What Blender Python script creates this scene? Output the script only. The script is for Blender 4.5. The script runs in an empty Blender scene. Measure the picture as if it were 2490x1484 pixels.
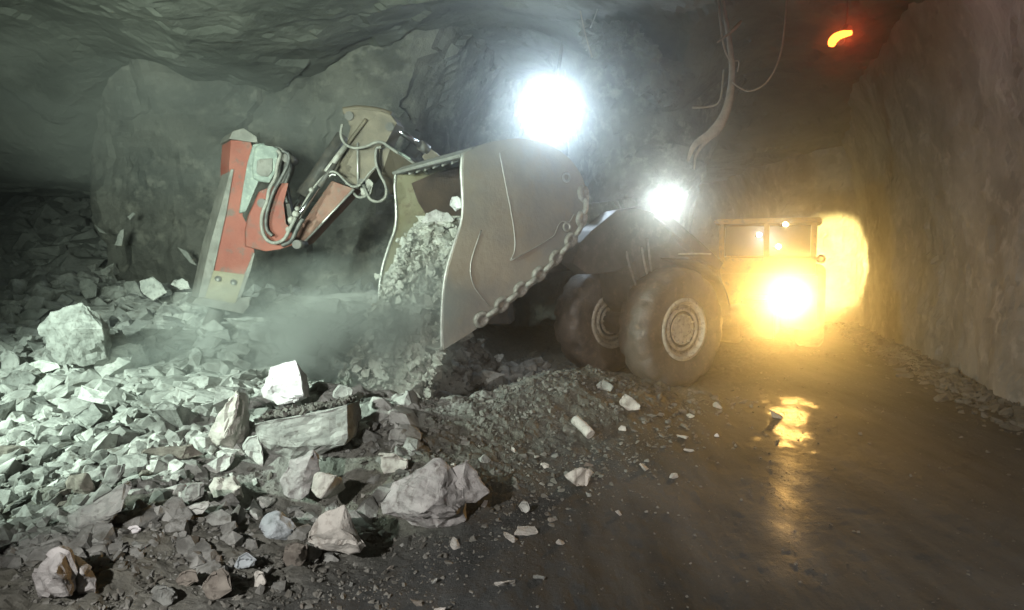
import bpy, bmesh, math, random
import numpy as np
from mathutils import Vector, Matrix, noise as mnoise
R = math.radians
scene = bpy.context.scene
C = scene.collection

# ------------------------------------------------------------------ camera, world, exposure
F, CU, CV, CAMH = 1622.0, 1245.0, 742.0, 2.0
PITCH = math.atan((742 - 620) / F)
cam_d = bpy.data.cameras.new("camera"); cam = bpy.data.objects.new("camera", cam_d); C.objects.link(cam)
cam.location = (0, 0, CAMH); cam.rotation_euler = (R(90) - PITCH, 0, 0)
cam_d.sensor_width = 36; cam_d.lens = F / 2490 * 36; cam_d.clip_start = 0.05; cam_d.clip_end = 500
scene.camera = cam
world = bpy.data.worlds.new("World"); scene.world = world; world.use_nodes = True
bg = world.node_tree.nodes["Background"]; bg.inputs[0].default_value = (0.80, 0.95, 0.88, 1); bg.inputs[1].default_value = 0.02
scene.view_settings.view_transform = 'Standard'; scene.view_settings.look = 'None'
scene.view_settings.exposure = 0; scene.view_settings.gamma = 1
cy = scene.cycles
cy.use_denoising = True
cy.max_bounces = 6; cy.diffuse_bounces = 3; cy.glossy_bounces = 2; cy.volume_bounces = 0; cy.transmission_bounces = 2
cy.sample_clamp_indirect = 4.0; cy.volume_step_rate = 2.0; cy.volume_max_steps = 128

def PX(u, v, d):
    """pixel of the photograph (2490 wide) -> world point at forward distance d"""
    x = (u - CU) / F; y = (CV - v) / F
    c, s = math.cos(PITCH), math.sin(PITCH)
    fy = c + y * s; fz = -s + y * c
    k = d / fy
    return Vector((x * k, d, CAMH + fz * k))

def spot(name, loc, target, power, color, angle, blend=0.5, radius=0.08):
    l = bpy.data.lights.new(name, 'SPOT'); l.energy = power; l.color = color
    l.spot_size = R(angle); l.spot_blend = blend; l.shadow_soft_size = radius
    o = bpy.data.objects.new(name, l); C.objects.link(o); o.location = loc
    o.rotation_euler = (Vector(target) - Vector(loc)).to_track_quat('-Z', 'Y').to_euler()
    return o
# cool left key inferred from shadows; upper, low, right unseen spots added as fill
spot("work_light_left", (-6.3, 2.4, 3.1), (-2.7, 8.0, 0.6), 3700, (0.80, 1.0, 0.87), 74, 0.85, 0.10)
spot("fill_light_upper", (-2.6, 0.2, 2.6), (-3.8, 12.0, 5.3), 7000, (0.82, 1.0, 0.84), 60, 0.9, 0.7)
spot("fill_light_low", (-2.4, -0.2, 2.7), (-0.6, 5.2, 0.2), 1350, (1.0, 0.98, 0.95), 58, 0.9, 0.06)
spot("fill_light_right", (2.6, -1.6, 2.8), (2.7, 9.0, 0.6), 1500, (1.0, 0.92, 0.84), 54, 0.8, 0.15)

UP_ = Vector((0, 0, 1))
# ------------------------------------------------------------------ numpy noise
def _h(ix, iy, iz, seed):
    n = (ix * 374761393 + iy * 668265263 + iz * 2147483647 + seed * 1274126177) & 0xffffffff
    n = ((n ^ (n >> 13)) * 1274126177) & 0xffffffff
    return ((n ^ (n >> 16)) & 0xffff) / 65535.0
def vnoise(x, y, z, seed=0):
    x = np.asarray(x, float); y = np.asarray(y, float) + 0 * x; z = np.asarray(z, float) + 0 * x
    ix = np.floor(x).astype(np.int64); iy = np.floor(y).astype(np.int64); iz = np.floor(z).astype(np.int64)
    fx, fy, fz = x - ix, y - iy, z - iz
    fx = fx*fx*(3-2*fx); fy = fy*fy*(3-2*fy); fz = fz*fz*(3-2*fz)
    r = 0
    for a in (0, 1):
        for b in (0, 1):
            for c in (0, 1):
                w = (fx if a else 1-fx) * (fy if b else 1-fy) * (fz if c else 1-fz)
                r = r + w * _h(ix+a, iy+b, iz+c, seed)
    return r * 2 - 1
def fbm(x, y, z, octv=4, seed=0, ridge=False):
    s = 0; a = 1.0; t = 0
    for i in range(octv):
        n = vnoise(x, y, z, seed + i)
        if ridge: n = 1 - 2 * np.abs(n)
        s = s + a * n; t += a; a *= .5
        x = x * 2.03 + 7.1; y = y * 2.03 + 3.7; z = z * 2.03 + 1.3
    return s / t
def cellfacet(x, y, z, scale, seed):
    """blocky facets: each voronoi cell is a tilted plane -> broken rock faces"""
    x = x / scale; y = y / scale; z = z / scale
    ix = np.floor(x).astype(np.int64); iy = np.floor(y).astype(np.int64); iz = np.floor(z).astype(np.int64)
    best = np.full(x.shape, 1e9); val = np.zeros(x.shape)
    for a in (-1, 0, 1):
        for b in (-1, 0, 1):
            for c in (-1, 0, 1):
                jx, jy, jz = ix+a, iy+b, iz+c
                px = jx + _h(jx, jy, jz, seed); py = jy + _h(jx, jy, jz, seed+1); pz = jz + _h(jx, jy, jz, seed+2)
                dx, dy, dz = x-px, y-py, z-pz
                d = dx*dx + dy*dy + dz*dz
                v = (_h(jx, jy, jz, seed+3) - .5) + 0.9*((_h(jx, jy, jz, seed+4)-.5)*dx + (_h(jx, jy, jz, seed+5)-.5)*dy + (_h(jx, jy, jz, seed+6)-.5)*dz)
                m = d < best
                val = np.where(m, v, val); best = np.where(m, d, best)
    return val
def sstep(a, b, x):
    t = np.clip((x - a) / (b - a), 0, 1); return t*t*(3-2*t)

# ------------------------------------------------------------------ terrain function
AX, AY, TX, TY = -0.8, 3.75, 0.581, 0.814
def edge_coords(x, y):
    dx, dy = x - AX, y - AY
    return dx * -TY + dy * TX, dx * TX + dy * TY          # d (into the muck), s (along the edge)
def terrain_smooth(x, y):
    x = np.asarray(x, float); y = np.asarray(y, float)
    d, s = edge_coords(x, y)
    dn = d + 0.22 * fbm(x*.8, y*.8, 0*x, 3, 40)
    crest = np.interp(s, [-3, 0, .9, 1.7, 2.4, 3.2, 4.2, 5.2, 6.5, 8], [.25, .36, .46, .40, .36, .46, .58, .46, .16, 0])
    base = 0.10 + 0.150 * np.clip(y - 3.5, 0, 8.0) - 0.30 * np.clip(y - 11.6, 0, 2.2)
    leftw = 1 - sstep(-8.6, -6.2, x)
    base = base * (1-leftw) + leftw * (0.10 + 0.150 * np.clip(y-3.5, 0, 8.0) + .32*np.clip(y-11.5, 0, 7))
    base = base * (1 - sstep(-1.0 - .7*sstep(7.6, 8.6, y), 1.0 - 1.1*sstep(7.6, 8.6, y), x))
    w = sstep(0.9, 2.3, dn)
    rise = np.maximum(crest, 0) * sstep(0.0, 1.5, dn)
    z = rise * (1-w) + w * (np.maximum(base, rise * (1 - sstep(1.8, 3.2, dn))))
    r2 = ((x + 0.45)/1.95)**2 + ((y - 8.45)/1.40)**2
    z = z - .52 * np.exp(-((x+1.66)/.70)**2 - ((y-5.12)/.50)**2) - .20*np.exp(-((x+4.8)/.8)**2 - ((y-6.7)/.5)**2) - .10*np.exp(-((x+.9)/.5)**2 - ((y-4.3)/.6)**2)
    z = z - 1.35 * np.exp(-r2*r2*.9) * sstep(1.55, 2.2, d)
    return z, w, dn
def terrain(x, y):
    z, w, dn = terrain_smooth(x, y)
    m = sstep(0.0, 0.8, dn)
    x = np.asarray(x, float); y = np.asarray(y, float)
    z = z + m * (0.10 * fbm(x*1.3, y*1.3, 0*x, 4, 5) + 0.045 * fbm(x*5, y*5, 0*x, 3, 9))
    z = z + (1-m) * (0.035 * fbm(x*.7, y*.7, 0*x, 2, 17) + .018*fbm(x*5, y*2.2, 0*x, 4, 19) + .010*fbm(x*14, y*9, 0*x, 3, 23))
    rut = np.exp(-((d_rut(x, y))/.28)**2)
    return z - (1-m) * .045 * rut
def d_rut(x, y):
    return x - (0.9 + .36*(y-3.0))
def T(x, y): return float(terrain(np.array([x]), np.array([y]))[0])
def ground_at(u, v, dmin=2.5, dmax=20):
    """where the ray through a pixel meets the ground"""
    ds = np.linspace(dmin, dmax, 900)
    a = PX(u, v, 1.0); x = a.x*ds; z = CAMH + (a.z-CAMH)*ds
    t = terrain(x, ds)
    k = np.argmax(z < t)
    if not (z < t).any(): k = len(ds)-1
    return ds[k]

# ------------------------------------------------------------------ materials
def mat(name, c1, c2, scale=6.0, rough=0.85, bump=0.3, bscale=25.0, metal=0.0, c3=None, rnd=0.0, rough2=None, coord='Object', bdist=0.02, spec=0.5):
    m = bpy.data.materials.new(name); m.use_nodes = True
    nt = m.node_tree; N = nt.nodes; L = nt.links; b = N["Principled BSDF"]
    tc = N.new("ShaderNodeTexCoord")
    n1 = N.new("ShaderNodeTexNoise"); n1.inputs["Scale"].default_value = scale; n1.inputs["Detail"].default_value = 8; n1.inputs["Roughness"].default_value = .62
    L.new(tc.outputs[coord], n1.inputs["Vector"])
    cr = N.new("ShaderNodeValToRGB"); L.new(n1.outputs["Fac"], cr.inputs[0])
    cr.color_ramp.elements[0].position = .36; cr.color_ramp.elements[0].color = (*c1, 1)
    cr.color_ramp.elements[1].position = .62; cr.color_ramp.elements[1].color = (*c2, 1)
    out = cr.outputs[0]
    if c3:
        n3 = N.new("ShaderNodeTexNoise"); n3.inputs["Scale"].default_value = scale*2.7; n3.inputs["Detail"].default_value = 9; n3.inputs["Roughness"].default_value = .7
        mp = N.new("ShaderNodeMapping"); mp.inputs["Location"].default_value = (3.1, 7.7, 1.9); L.new(tc.outputs[coord], mp.inputs[0]); L.new(mp.outputs[0], n3.inputs["Vector"])
        c3r = N.new("ShaderNodeValToRGB"); c3r.color_ramp.elements[0].position = .52; c3r.color_ramp.elements[1].position = .66; L.new(n3.outputs["Fac"], c3r.inputs[0])
        mx = N.new("ShaderNodeMix"); mx.data_type = 'RGBA'; L.new(c3r.outputs[0], mx.inputs[0]); L.new(out, mx.inputs[6]); mx.inputs[7].default_value = (*c3, 1)
        out = mx.outputs[2]
    if rnd:
        oi = N.new("ShaderNodeObjectInfo"); mr = N.new("ShaderNodeMapRange"); L.new(oi.outputs["Random"], mr.inputs[0])
        mr.inputs[3].default_value = 1-rnd; mr.inputs[4].default_value = 1+rnd
        hs = N.new("ShaderNodeHueSaturation"); L.new(mr.outputs[0], hs.inputs["Value"]); L.new(out, hs.inputs["Color"]); out = hs.outputs[0]
    L.new(out, b.inputs["Base Color"])
    b.inputs["Metallic"].default_value = metal; b.inputs["Roughness"].default_value = rough
    b.inputs["Specular IOR Level"].default_value = spec
    if rough2 is not None:
        mr2 = N.new("ShaderNodeMapRange"); L.new(n1.outputs["Fac"], mr2.inputs[0]); mr2.inputs[1].default_value = .35; mr2.inputs[2].default_value = .65
        mr2.inputs[3].default_value = rough; mr2.inputs[4].default_value = rough2; L.new(mr2.outputs[0], b.inputs["Roughness"])
    if bump:
        n2 = N.new("ShaderNodeTexNoise"); n2.inputs["Scale"].default_value = bscale; n2.inputs["Detail"].default_value = 10; n2.inputs["Roughness"].default_value = .65
        L.new(tc.outputs[coord], n2.inputs["Vector"])
        bp = N.new("ShaderNodeBump"); bp.inputs["Strength"].default_value = bump; bp.inputs["Distance"].default_value = bdist
        L.new(n2.outputs["Fac"], bp.inputs["Height"]); L.new(bp.outputs[0], b.inputs["Normal"])
    return m
def emit(name, col, strength):
    m = bpy.data.materials.new(name); m.use_nodes = True; nt = m.node_tree
    b = nt.nodes["Principled BSDF"]; b.inputs["Base Color"].default_value = (*col, 1)
    b.inputs["Emission Color"].default_value = (*col, 1); b.inputs["Emission Strength"].default_value = strength
    return m
M = {}
M['wall'] = mat("rock_wall", (.085, .088, .08), (.21, .205, .18), 1.1, .9, .55, 7, c3=(.30, .29, .25), bdist=.10)
M['wall_r'] = mat("shotcrete_wall", (.24, .225, .205), (.42, .40, .365), .9, .85, .5, 9, c3=(.50, .47, .43), bdist=.06)
M['ceil'] = mat("rock_roof", (.09, .095, .083), (.19, .195, .17), .8, .95, .6, 5, bdist=.12)
M['pale'] = mat("pale_rock", (.34, .35, .325), (.53, .53, .49), 5, .85, .5, 30, c3=(.21, .205, .19), rnd=.35)
M['white'] = mat("white_rock", (.60, .58, .58), (.74, .72, .72), 5, .8, .4, 28, c3=(.52, .46, .46))
M['cream'] = mat("cream_rock", (.42, .40, .36), (.56, .53, .48), 5, .85, .6, 22, c3=(.27, .24, .21))
M['pink'] = mat("pink_grey_rock", (.29, .275, .265), (.46, .44, .425), 5, .85, .7, 20, c3=(.18, .16, .15))
M['bluegrey'] = mat("blue_grey_rock", (.32, .35, .365), (.44, .47, .485), 7, .85, .6, 26, c3=(.20, .22, .22))
M['brownrock'] = mat("brown_rock", (.15, .13, .11), (.26, .235, .20), 6, .85, .5, 28, c3=(.10, .085, .07), rnd=.25)
M['greyrock'] = mat("grey_rock", (.19, .195, .18), (.33, .335, .31), 6, .85, .5, 28, c3=(.12, .115, .10), rnd=.3)
M['flow'] = mat("falling_muck", (.32, .31, .265), (.50, .495, .44), 4, .95, .8, 16, c3=(.52, .52, .48), coord='Object', bdist=.05)
M['red'] = mat("red_paint", (.17, .038, .024), (.22, .07, .048), 2.2, .7, .4, 20, c3=(.095, .075, .062), rough2=.75)
M['redbrown'] = mat("dusty_red_paint", (.15, .06, .04), (.20, .105, .075), 5, .7, .2, 30, c3=(.13, .10, .08))
M['dust_steel'] = mat("dusty_steel", (.22, .21, .185), (.34, .325, .29), 6, .6, .2, 30, metal=.0, c3=(.16, .13, .10))
M['dim_steel'] = mat("grimy_grey_steel", (.09, .086, .075), (.17, .162, .142), 5, .65, .25, 26, c3=(.09, .075, .06))
M['ochre'] = mat("ochre_paint", (.13, .11, .062), (.20, .175, .105), 6, .6, .2, 30, c3=(.17, .14, .09))
M['greenwhite'] = mat("green_white_paint", (.075, .095, .08), (.155, .18, .155), 6, .55, .15, 30, c3=(.24, .27, .22))
M['hose'] = mat("black_rubber_hose", (.03, .03, .03), (.11, .105, .095), 14, .55, .2, 60)
M['hosedust'] = mat("dusty_hose", (.14, .135, .12), (.25, .24, .21), 14, .7, .2, 60)
M['chrome'] = mat("chrome_rod", (.55, .55, .56), (.7, .7, .72), 6, .22, .0, 30, metal=1.0)
M['dark'] = mat("dark_grimy_steel", (.045, .042, .038), (.10, .09, .08), 5, .6, .25, 30, c3=(.14, .115, .09))
M['boom'] = mat("brown_boom", (.085, .068, .046), (.15, .12, .082), 4, .65, .25, 26, c3=(.11, .085, .06))
M['bucket'] = mat("worn_bucket_steel", (.19, .186, .178), (.34, .29, .23), .9, .5, .35, 14, metal=.1, c3=(.29, .235, .175), rough2=.7)
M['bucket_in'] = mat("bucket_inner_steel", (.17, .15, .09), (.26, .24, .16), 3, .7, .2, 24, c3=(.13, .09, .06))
M['inner_shade'] = mat("dark_shade_brown", (.045, .03, .022), (.09, .06, .042), 4, .8, .3, 24)  # flat dark brown that paints in the shade inside the bucket
M['edge'] = mat("polished_edge_steel", (.34, .33, .30), (.48, .47, .44), 12, .4, .2, 40, metal=.5)
M['chain'] = mat("dusty_chain", (.22, .21, .18), (.36, .345, .31), 20, .6, .3, 60, metal=.2)
M['tyre'] = mat("dusty_tyre_rubber", (.065, .057, .050), (.14, .12, .105), 3, .6, .5, 22, c3=(.20, .155, .125), rough2=.4)
M['rim'] = mat("beige_rim_paint", (.36, .32, .25), (.52, .47, .38), 7, .55, .2, 30, c3=(.18, .13, .09))
M['body'] = mat("loader_body_paint", (.055, .048, .04), (.105, .09, .075), 3, .55, .3, 16, c3=(.15, .125, .10))
M['yellow'] = mat("loader_yellow_paint", (.42, .27, .06), (.55, .36, .10), 3, .5, .15, 20, c3=(.25, .18, .08))
M['glass'] = mat("cab_glass", (.06, .05, .04), (.10, .085, .07), 2, .12, 0, 20)
M['cable'] = mat("dusty_cable", (.30, .25, .20), (.44, .38, .30), 8, .85, .4, 30)

# ------------------------------------------------------------------ object helpers
def link(name, me, m=None, parent=None):
    o = bpy.data.objects.new(name, me); C.objects.link(o)
    if m is not None:
        for mm in (m if isinstance(m, (list, tuple)) else [m]): me.materials.append(mm)
    if parent: o.parent = parent; o.matrix_parent_inverse = parent.matrix_world.inverted()
    return o
def tag(o, label=None, cat=None, group=None, kind=None):
    if label: o['label'] = label
    if cat: o['category'] = cat
    if group: o['group'] = group
    if kind: o['kind'] = kind
    return o
def empty(name, loc, label, cat, group=None):
    o = bpy.data.objects.new(name, None); C.objects.link(o); o.location = loc; o.empty_display_size = .2
    bpy.context.view_layer.update()
    return tag(o, label, cat, group)
def bm_mesh(bm, name):
    bmesh.ops.recalc_face_normals(bm, faces=bm.faces)
    me = bpy.data.meshes.new(name); bm.to_mesh(me); bm.free(); return me
def recentre(o):
    """put the origin of a world-built mesh at its own base centre"""
    me = o.data; n = len(me.vertices); a = np.empty(n*3); me.vertices.foreach_get('co', a); a = a.reshape(-1, 3)
    c = np.array([(a[:, 0].min()+a[:, 0].max())/2, (a[:, 1].min()+a[:, 1].max())/2, a[:, 2].min()])
    me.vertices.foreach_set('co', (a - c).ravel()); o.location = Vector(c) + o.location
    return o
def grid_mesh(name, P3, mask_faces=None):
    """P3: (n,m,3)"""
    n, m, _ = P3.shape
    idx = np.arange(n*m).reshape(n, m)
    q = np.stack([idx[:-1, :-1], idx[1:, :-1], idx[1:, 1:], idx[:-1, 1:]], -1).reshape(-1, 4)
    if mask_faces is not None: q = q[mask_faces.ravel()]
    used = np.unique(q); remap = -np.ones(n*m, int); remap[used] = np.arange(len(used)); q = remap[q]
    V = P3.reshape(-1, 3)[used]
    return raw_mesh(name, V, q, 4)
def raw_mesh(name, V, Fc, k, smooth=False):
    me = bpy.data.meshes.new(name)
    me.vertices.add(len(V)); me.vertices.foreach_set('co', np.asarray(V, float).ravel())
    me.loops.add(len(Fc)*k); me.loops.foreach_set('vertex_index', np.asarray(Fc).ravel().astype(np.int32))
    me.polygons.add(len(Fc)); me.polygons.foreach_set('loop_start', (np.arange(len(Fc))*k).astype(np.int32))
    me.update(calc_edges=True); me.validate()
    me.polygons.foreach_set('use_smooth', np.full(len(Fc), smooth))
    return me
def add_prism(bm, front, ext, bevel=0.0):
    """front: list of world points (roughly planar); ext: Vector thickness"""
    a = [bm.verts.new(p) for p in front]; b = [bm.verts.new(Vector(p) + ext) for p in front]
    n = len(a)
    fs = [bm.faces.new(a), bm.faces.new(b[::-1])]
    for i in range(n): fs.append(bm.faces.new((a[i], a[(i+1) % n], b[(i+1) % n], b[i])))
    if bevel:
        es = list({e for f in fs for e in f.edges})
        bmesh.ops.bevel(bm, geom=es, offset=bevel, segments=2, affect='EDGES', profile=.6)
def prism(name, front, ext, m, parent=None, bevel=0.012):
    bm = bmesh.new(); add_prism(bm, front, Vector(ext), bevel)
    return link(name, bm_mesh(bm, name), m, parent)
def add_tube(bm, pts, r, seg=8, cap=True):
    pts = [Vector(p) for p in pts]; rr = r if isinstance(r, (list, tuple)) else [r]*len(pts)
    rings = []; up = Vector((0.13, 0.2, 1)).normalized()
    for i, p in enumerate(pts):
        t = (pts[min(i+1, len(pts)-1)] - pts[max(i-1, 0)]).normalized()
        x = up.cross(t)
        if x.length < 1e-3: x = Vector((1, 0, 0)).cross(t)
        x.normalize(); y = t.cross(x); up = y
        rings.append([bm.verts.new(p + (x*math.cos(2*math.pi*k/seg) + y*math.sin(2*math.pi*k/seg))*rr[i]) for k in range(seg)])
    for a, b in zip(rings[:-1], rings[1:]):
        for k in range(seg):
            f = bm.faces.new((a[k], a[(k+1) % seg], b[(k+1) % seg], b[k])); f.smooth = True
    if cap: bm.faces.new(rings[0][::-1]); bm.faces.new(rings[-1])
def smooth_path(pts, n=8):
    pts = [Vector(p) for p in pts]; out = []
    q = [pts[0]*2-pts[1]] + pts + [pts[-1]*2-pts[-2]]
    for i in range(1, len(q)-2):
        for k in range(n):
            t = k/n; a, b, c, d = q[i-1], q[i], q[i+1], q[i+2]
            out.append(.5*((2*b)+(c-a)*t+(2*a-5*b+4*c-d)*t*t+(3*b-3*c+d-a)*t**3))
    out.append(pts[-1]); return out
def tube(name, pts, r, m, parent=None, seg=8, sm=8):
    bm = bmesh.new(); P = smooth_path(pts, sm) if len(pts) > 2 and sm else pts
    if isinstance(r, (list, tuple)): r = list(np.interp(np.linspace(0, 1, len(P)), np.linspace(0, 1, len(r)), r))
    add_tube(bm, P, r, seg); return link(name, bm_mesh(bm, name), m, parent)
def add_box(bm, cen, ax, ay, az, bevel=0.0):
    """box from centre and three half-axis vectors"""
    vs = []
    for sx, sy, sz in ((-1,-1,-1),(1,-1,-1),(1,1,-1),(-1,1,-1),(-1,-1,1),(1,-1,1),(1,1,1),(-1,1,1)):
        vs.append(bm.verts.new(Vector(cen) + ax*sx + ay*sy + az*sz))
    fs = [bm.faces.new([vs[i] for i in f]) for f in ((0,3,2,1),(4,5,6,7),(0,1,5,4),(1,2,6,5),(2,3,7,6),(3,0,4,7))]
    if bevel: bmesh.ops.bevel(bm, geom=list({e for f in fs for e in f.edges}), offset=bevel, segments=2, affect='EDGES')
def disc_axis(bm, cen, axis, r, h, seg=28, bevel=0):
    add_tube(bm, [Vector(cen) - axis*h/2, Vector(cen) + axis*h/2], r, seg)

# ------------------------------------------------------------------ SETTING: ground
ys = np.concatenate([np.linspace(-6, 2.4, 30), 2.4*np.exp(np.linspace(0.006, math.log(34/2.4), 520))])
t = np.linspace(-1, 1, 560)
xs = np.sign(t) * (np.abs(t)**1.5)
Yg, Xg = np.meshgrid(ys, xs, indexing='ij')
halfw = np.interp(Yg, [-6, 3, 12, 34], [13.5, 10, 15, 18])
Xg = Xg * halfw
# rebalance the grid so that the visible cone is dense
Z = terrain(Xg, Yg)
_, _, DN = terrain_smooth(Xg, Yg)
m_muck = sstep(0.0, .8, DN)
Z = Z + m_muck * (0.035*cellfacet(Xg, Yg, Z*0, .16, 3) + .02*cellfacet(Xg, Yg, Z*0, .07, 33))
me = grid_mesh("ground", np.stack([Xg, Yg, Z], -1))
at = me.attributes.new("muck", 'FLOAT', 'POINT'); at.data.foreach_set('value', m_muck.ravel().astype(np.float32))
# dusted, freshly broken pale rock on the pile; dark damp fines near the road
dust = sstep(.9, 2.2, DN + .5*fbm(Xg*.9, Yg*.9, 0*Xg, 3, 71)) * sstep(4.4, 5.8, Yg + .5*fbm(Xg*.7, Yg*.7, 0*Xg, 3, 77) - .12*(Xg+2)) * (1 - sstep(-.6, .9, Xg)) * (1-sstep(11.8, 13, Yg))
pud = np.exp(-(((Xg - .425*Yg - .02)/.25)**2)**1.5 - ((Yg-8.1)/1.35)**4) + 1.35*fbm(Xg*5.5, Yg*3.0, 0*Xg, 5, 91)
pud = sstep(.2, .95, pud) * np.exp(-((Xg - .425*Yg)/.55)**4 - ((Yg-8.0)/1.6)**4)
lane = np.exp(-((Xg - .43*Yg + .02)/.20)**2) * sstep(3.6, 5.0, Yg)*(1-sstep(9, 10, Yg)) * (.55 + .6*fbm(Xg*4, Yg*2, 0*Xg, 4, 95))
pud = np.clip(np.maximum(pud, .85*lane), 0, 1)
at = me.attributes.new("puddle", 'FLOAT', 'POINT'); at.data.foreach_set('value', pud.ravel().astype(np.float32))
at = me.attributes.new("dust", 'FLOAT', 'POINT'); at.data.foreach_set('value', dust.ravel().astype(np.float32))
def ground_mat():
    m = bpy.data.materials.new("mine_floor"); m.use_nodes = True; nt = m.node_tree; N = nt.nodes; L = nt.links; b = N["Principled BSDF"]
    tc = N.new("ShaderNodeTexCoord")
    def noise(s, d=8, r=.6, vec=None):
        n = N.new("ShaderNodeTexNoise"); n.inputs["Scale"].default_value = s; n.inputs["Detail"].default_value = d; n.inputs["Roughness"].default_value = r
        L.new(vec or tc.outputs["Object"], n.inputs["Vector"]); return n.outputs["Fac"]
    def ramp(fac, p0, c0, p1, c1):
        r = N.new("ShaderNodeValToRGB"); r.color_ramp.elements[0].position = p0; r.color_ramp.elements[0].color = (*c0, 1)
        r.color_ramp.elements[1].position = p1; r.color_ramp.elements[1].color = (*c1, 1); L.new(fac, r.inputs[0]); return r.outputs[0]
    def mix(f, a, c):
        x = N.new("ShaderNodeMix"); x.data_type = 'RGBA'; L.new(f, x.inputs[0]); L.new(a, x.inputs[6]); L.new(c, x.inputs[7]); return x.outputs[2]
    def attr(n):
        a = N.new("ShaderNodeAttribute"); a.attribute_name = n; return a.outputs["Fac"]
    mp = N.new("ShaderNodeMapping"); mp.inputs["Rotation"].default_value = (0, 0, R(20)); mp.inputs["Scale"].default_value = (1.6, .28, 1); L.new(tc.outputs["Object"], mp.inputs[0])
    road = ramp(noise(2.2, 9, .65, mp.outputs[0]), .3, (.034, .036, .036), .7, (.085, .087, .085))
    muck = mix(noise(.9), ramp(noise(9), .35, (.065, .06, .043), .65, (.16, .15, .115)), ramp(noise(14), .35, (.09, .09, .082), .68, (.20, .20, .185)))
    dustc = ramp(noise(7, 9, .7), .3, (.20, .202, .188), .68, (.42, .425, .395))
    L.new(mix(attr("dust"), mix(attr("muck"), road, muck), dustc), b.inputs["Base Color"])
    # wet patches on the road
    wet = ramp(noise(.75, 5, .55), .35, (.97, .97, .97), .70, (.80, .80, .80))
    dry = ramp(noise(3), .3, (.85,)*3, .7, (.95,)*3)
    wet = mix(attr("puddle"), wet, ramp(noise(30), .3, (.14,)*3, .7, (.40,)*3))
    L.new(mix(attr("muck"), wet, dry), b.inputs["Roughness"])
    sp = N.new("ShaderNodeMapRange"); L.new(attr("puddle"), sp.inputs[0]); sp.inputs[3].default_value = .18; sp.inputs[4].default_value = .5; L.new(sp.outputs[0], b.inputs["Specular IOR Level"])
    bp = N.new("ShaderNodeBump"); bp.inputs["Strength"].default_value = .7; bp.inputs["Distance"].default_value = .03
    ad = N.new("ShaderNodeMath"); ad.operation = 'ADD'; L.new(noise(26, 8, .7), ad.inputs[0]); L.new(noise(5, 4, .6, mp.outputs[0]), ad.inputs[1])
    L.new(ad.outputs[0], bp.inputs["Height"]); L.new(bp.outputs[0], b.inputs["Normal"])
    return m
M['ground'] = ground_mat()
tag(link("ground", me, M['ground']), kind='structure')

# ------------------------------------------------------------------ SETTING: cave walls and roof
def wall(name, pts, z1, m, amp=.45, seed=1, res=.09, arch=.9, label=None, facet=.26, z0=-1.0):
    pts = [Vector((p[0], p[1], 0)) for p in pts]
    path = smooth_path(pts, 6); L = [0]
    for a, b in zip(path[:-1], path[1:]): L.append(L[-1] + (b-a).length)
    n = int(L[-1]/res); sx = np.interp(np.linspace(0, L[-1], n), L, [p.x for p in path]); sy = np.interp(np.linspace(0, L[-1], n), L, [p.y for p in path])
    tx = np.gradient(sx); ty = np.gradient(sy); k = np.ones(9)/9
    tx = np.convolve(np.pad(tx, 4, 'edge'), k, 'valid'); ty = np.convolve(np.pad(ty, 4, 'edge'), k, 'valid')
    l = np.hypot(tx, ty); nx, ny = ty/l, -tx/l                  # inside of the cave
    zz = np.linspace(z0, z1, int((z1-z0)/res))
    S, Zz = np.meshgrid(np.arange(n), zz, indexing='ij')
    X, Y = sx[S], sy[S]
    ins = arch * np.clip(Zz/5.6, 0, 1.3)**3.2
    dsp = amp*fbm(X*.45, Y*.45, Zz*.45, 4, seed) + facet*.6*cellfacet(X, Y, Zz, 1.15, seed+20) + facet*.28*cellfacet(X, Y, Zz, .42, seed+50) + .05*fbm(X*3, Y*3, Zz*3, 4, seed+9, True)
    X = X + nx[S]*(ins+dsp); Y = Y + ny[S]*(ins+dsp); Zz = Zz + .12*fbm(X, Y, Zz, 3, seed+80)
    o = link(name, grid_mesh(name, np.stack([X, Y, Zz], -1)), m)
    return o
tag(wall("rock_wall", [(-13.5, -6), (-13.5, 4), (-13.5, 14), (-14.5, 22), (-13.5, 31), (-9.6, 31), (-8.3, 19), (-8.15, 13.9), (-7.6, 13.2), (-6.2, 13.0), (-4.4, 13.5), (-2.6, 13.6), (-1.9, 15), (-1.5, 18), (0.6, 18.6), (1.9, 17.5), (1.9, 15.2), (2.3, 14.2), (3.2, 14.0), (3.9, 14.9), (4.5, 18), (5.0, 24), (6, 31), (8, 32)], 7.0, M['wall'], seed=1, res=.10),
    "dark rough blasted rock wall of the mine behind the red hammer", "rock wall")
tag(wall("tunnel_wall", [(8, 32), (9.3, 29), (8.7, 24), (8.55, 21.0), (9.0, 20.2), (9.95, 19.3), (9.6, 17.8), (7.8, 12.2), (6.75, 8.8), (6.2, 6), (6.1, 2), (6.1, -6)], 7.0, M['wall_r'], amp=.22, seed=7, res=.09, arch=1.0, facet=.10),
    "pale brown sprayed concrete tunnel wall along the right of the wet road", "rock wall")
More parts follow.
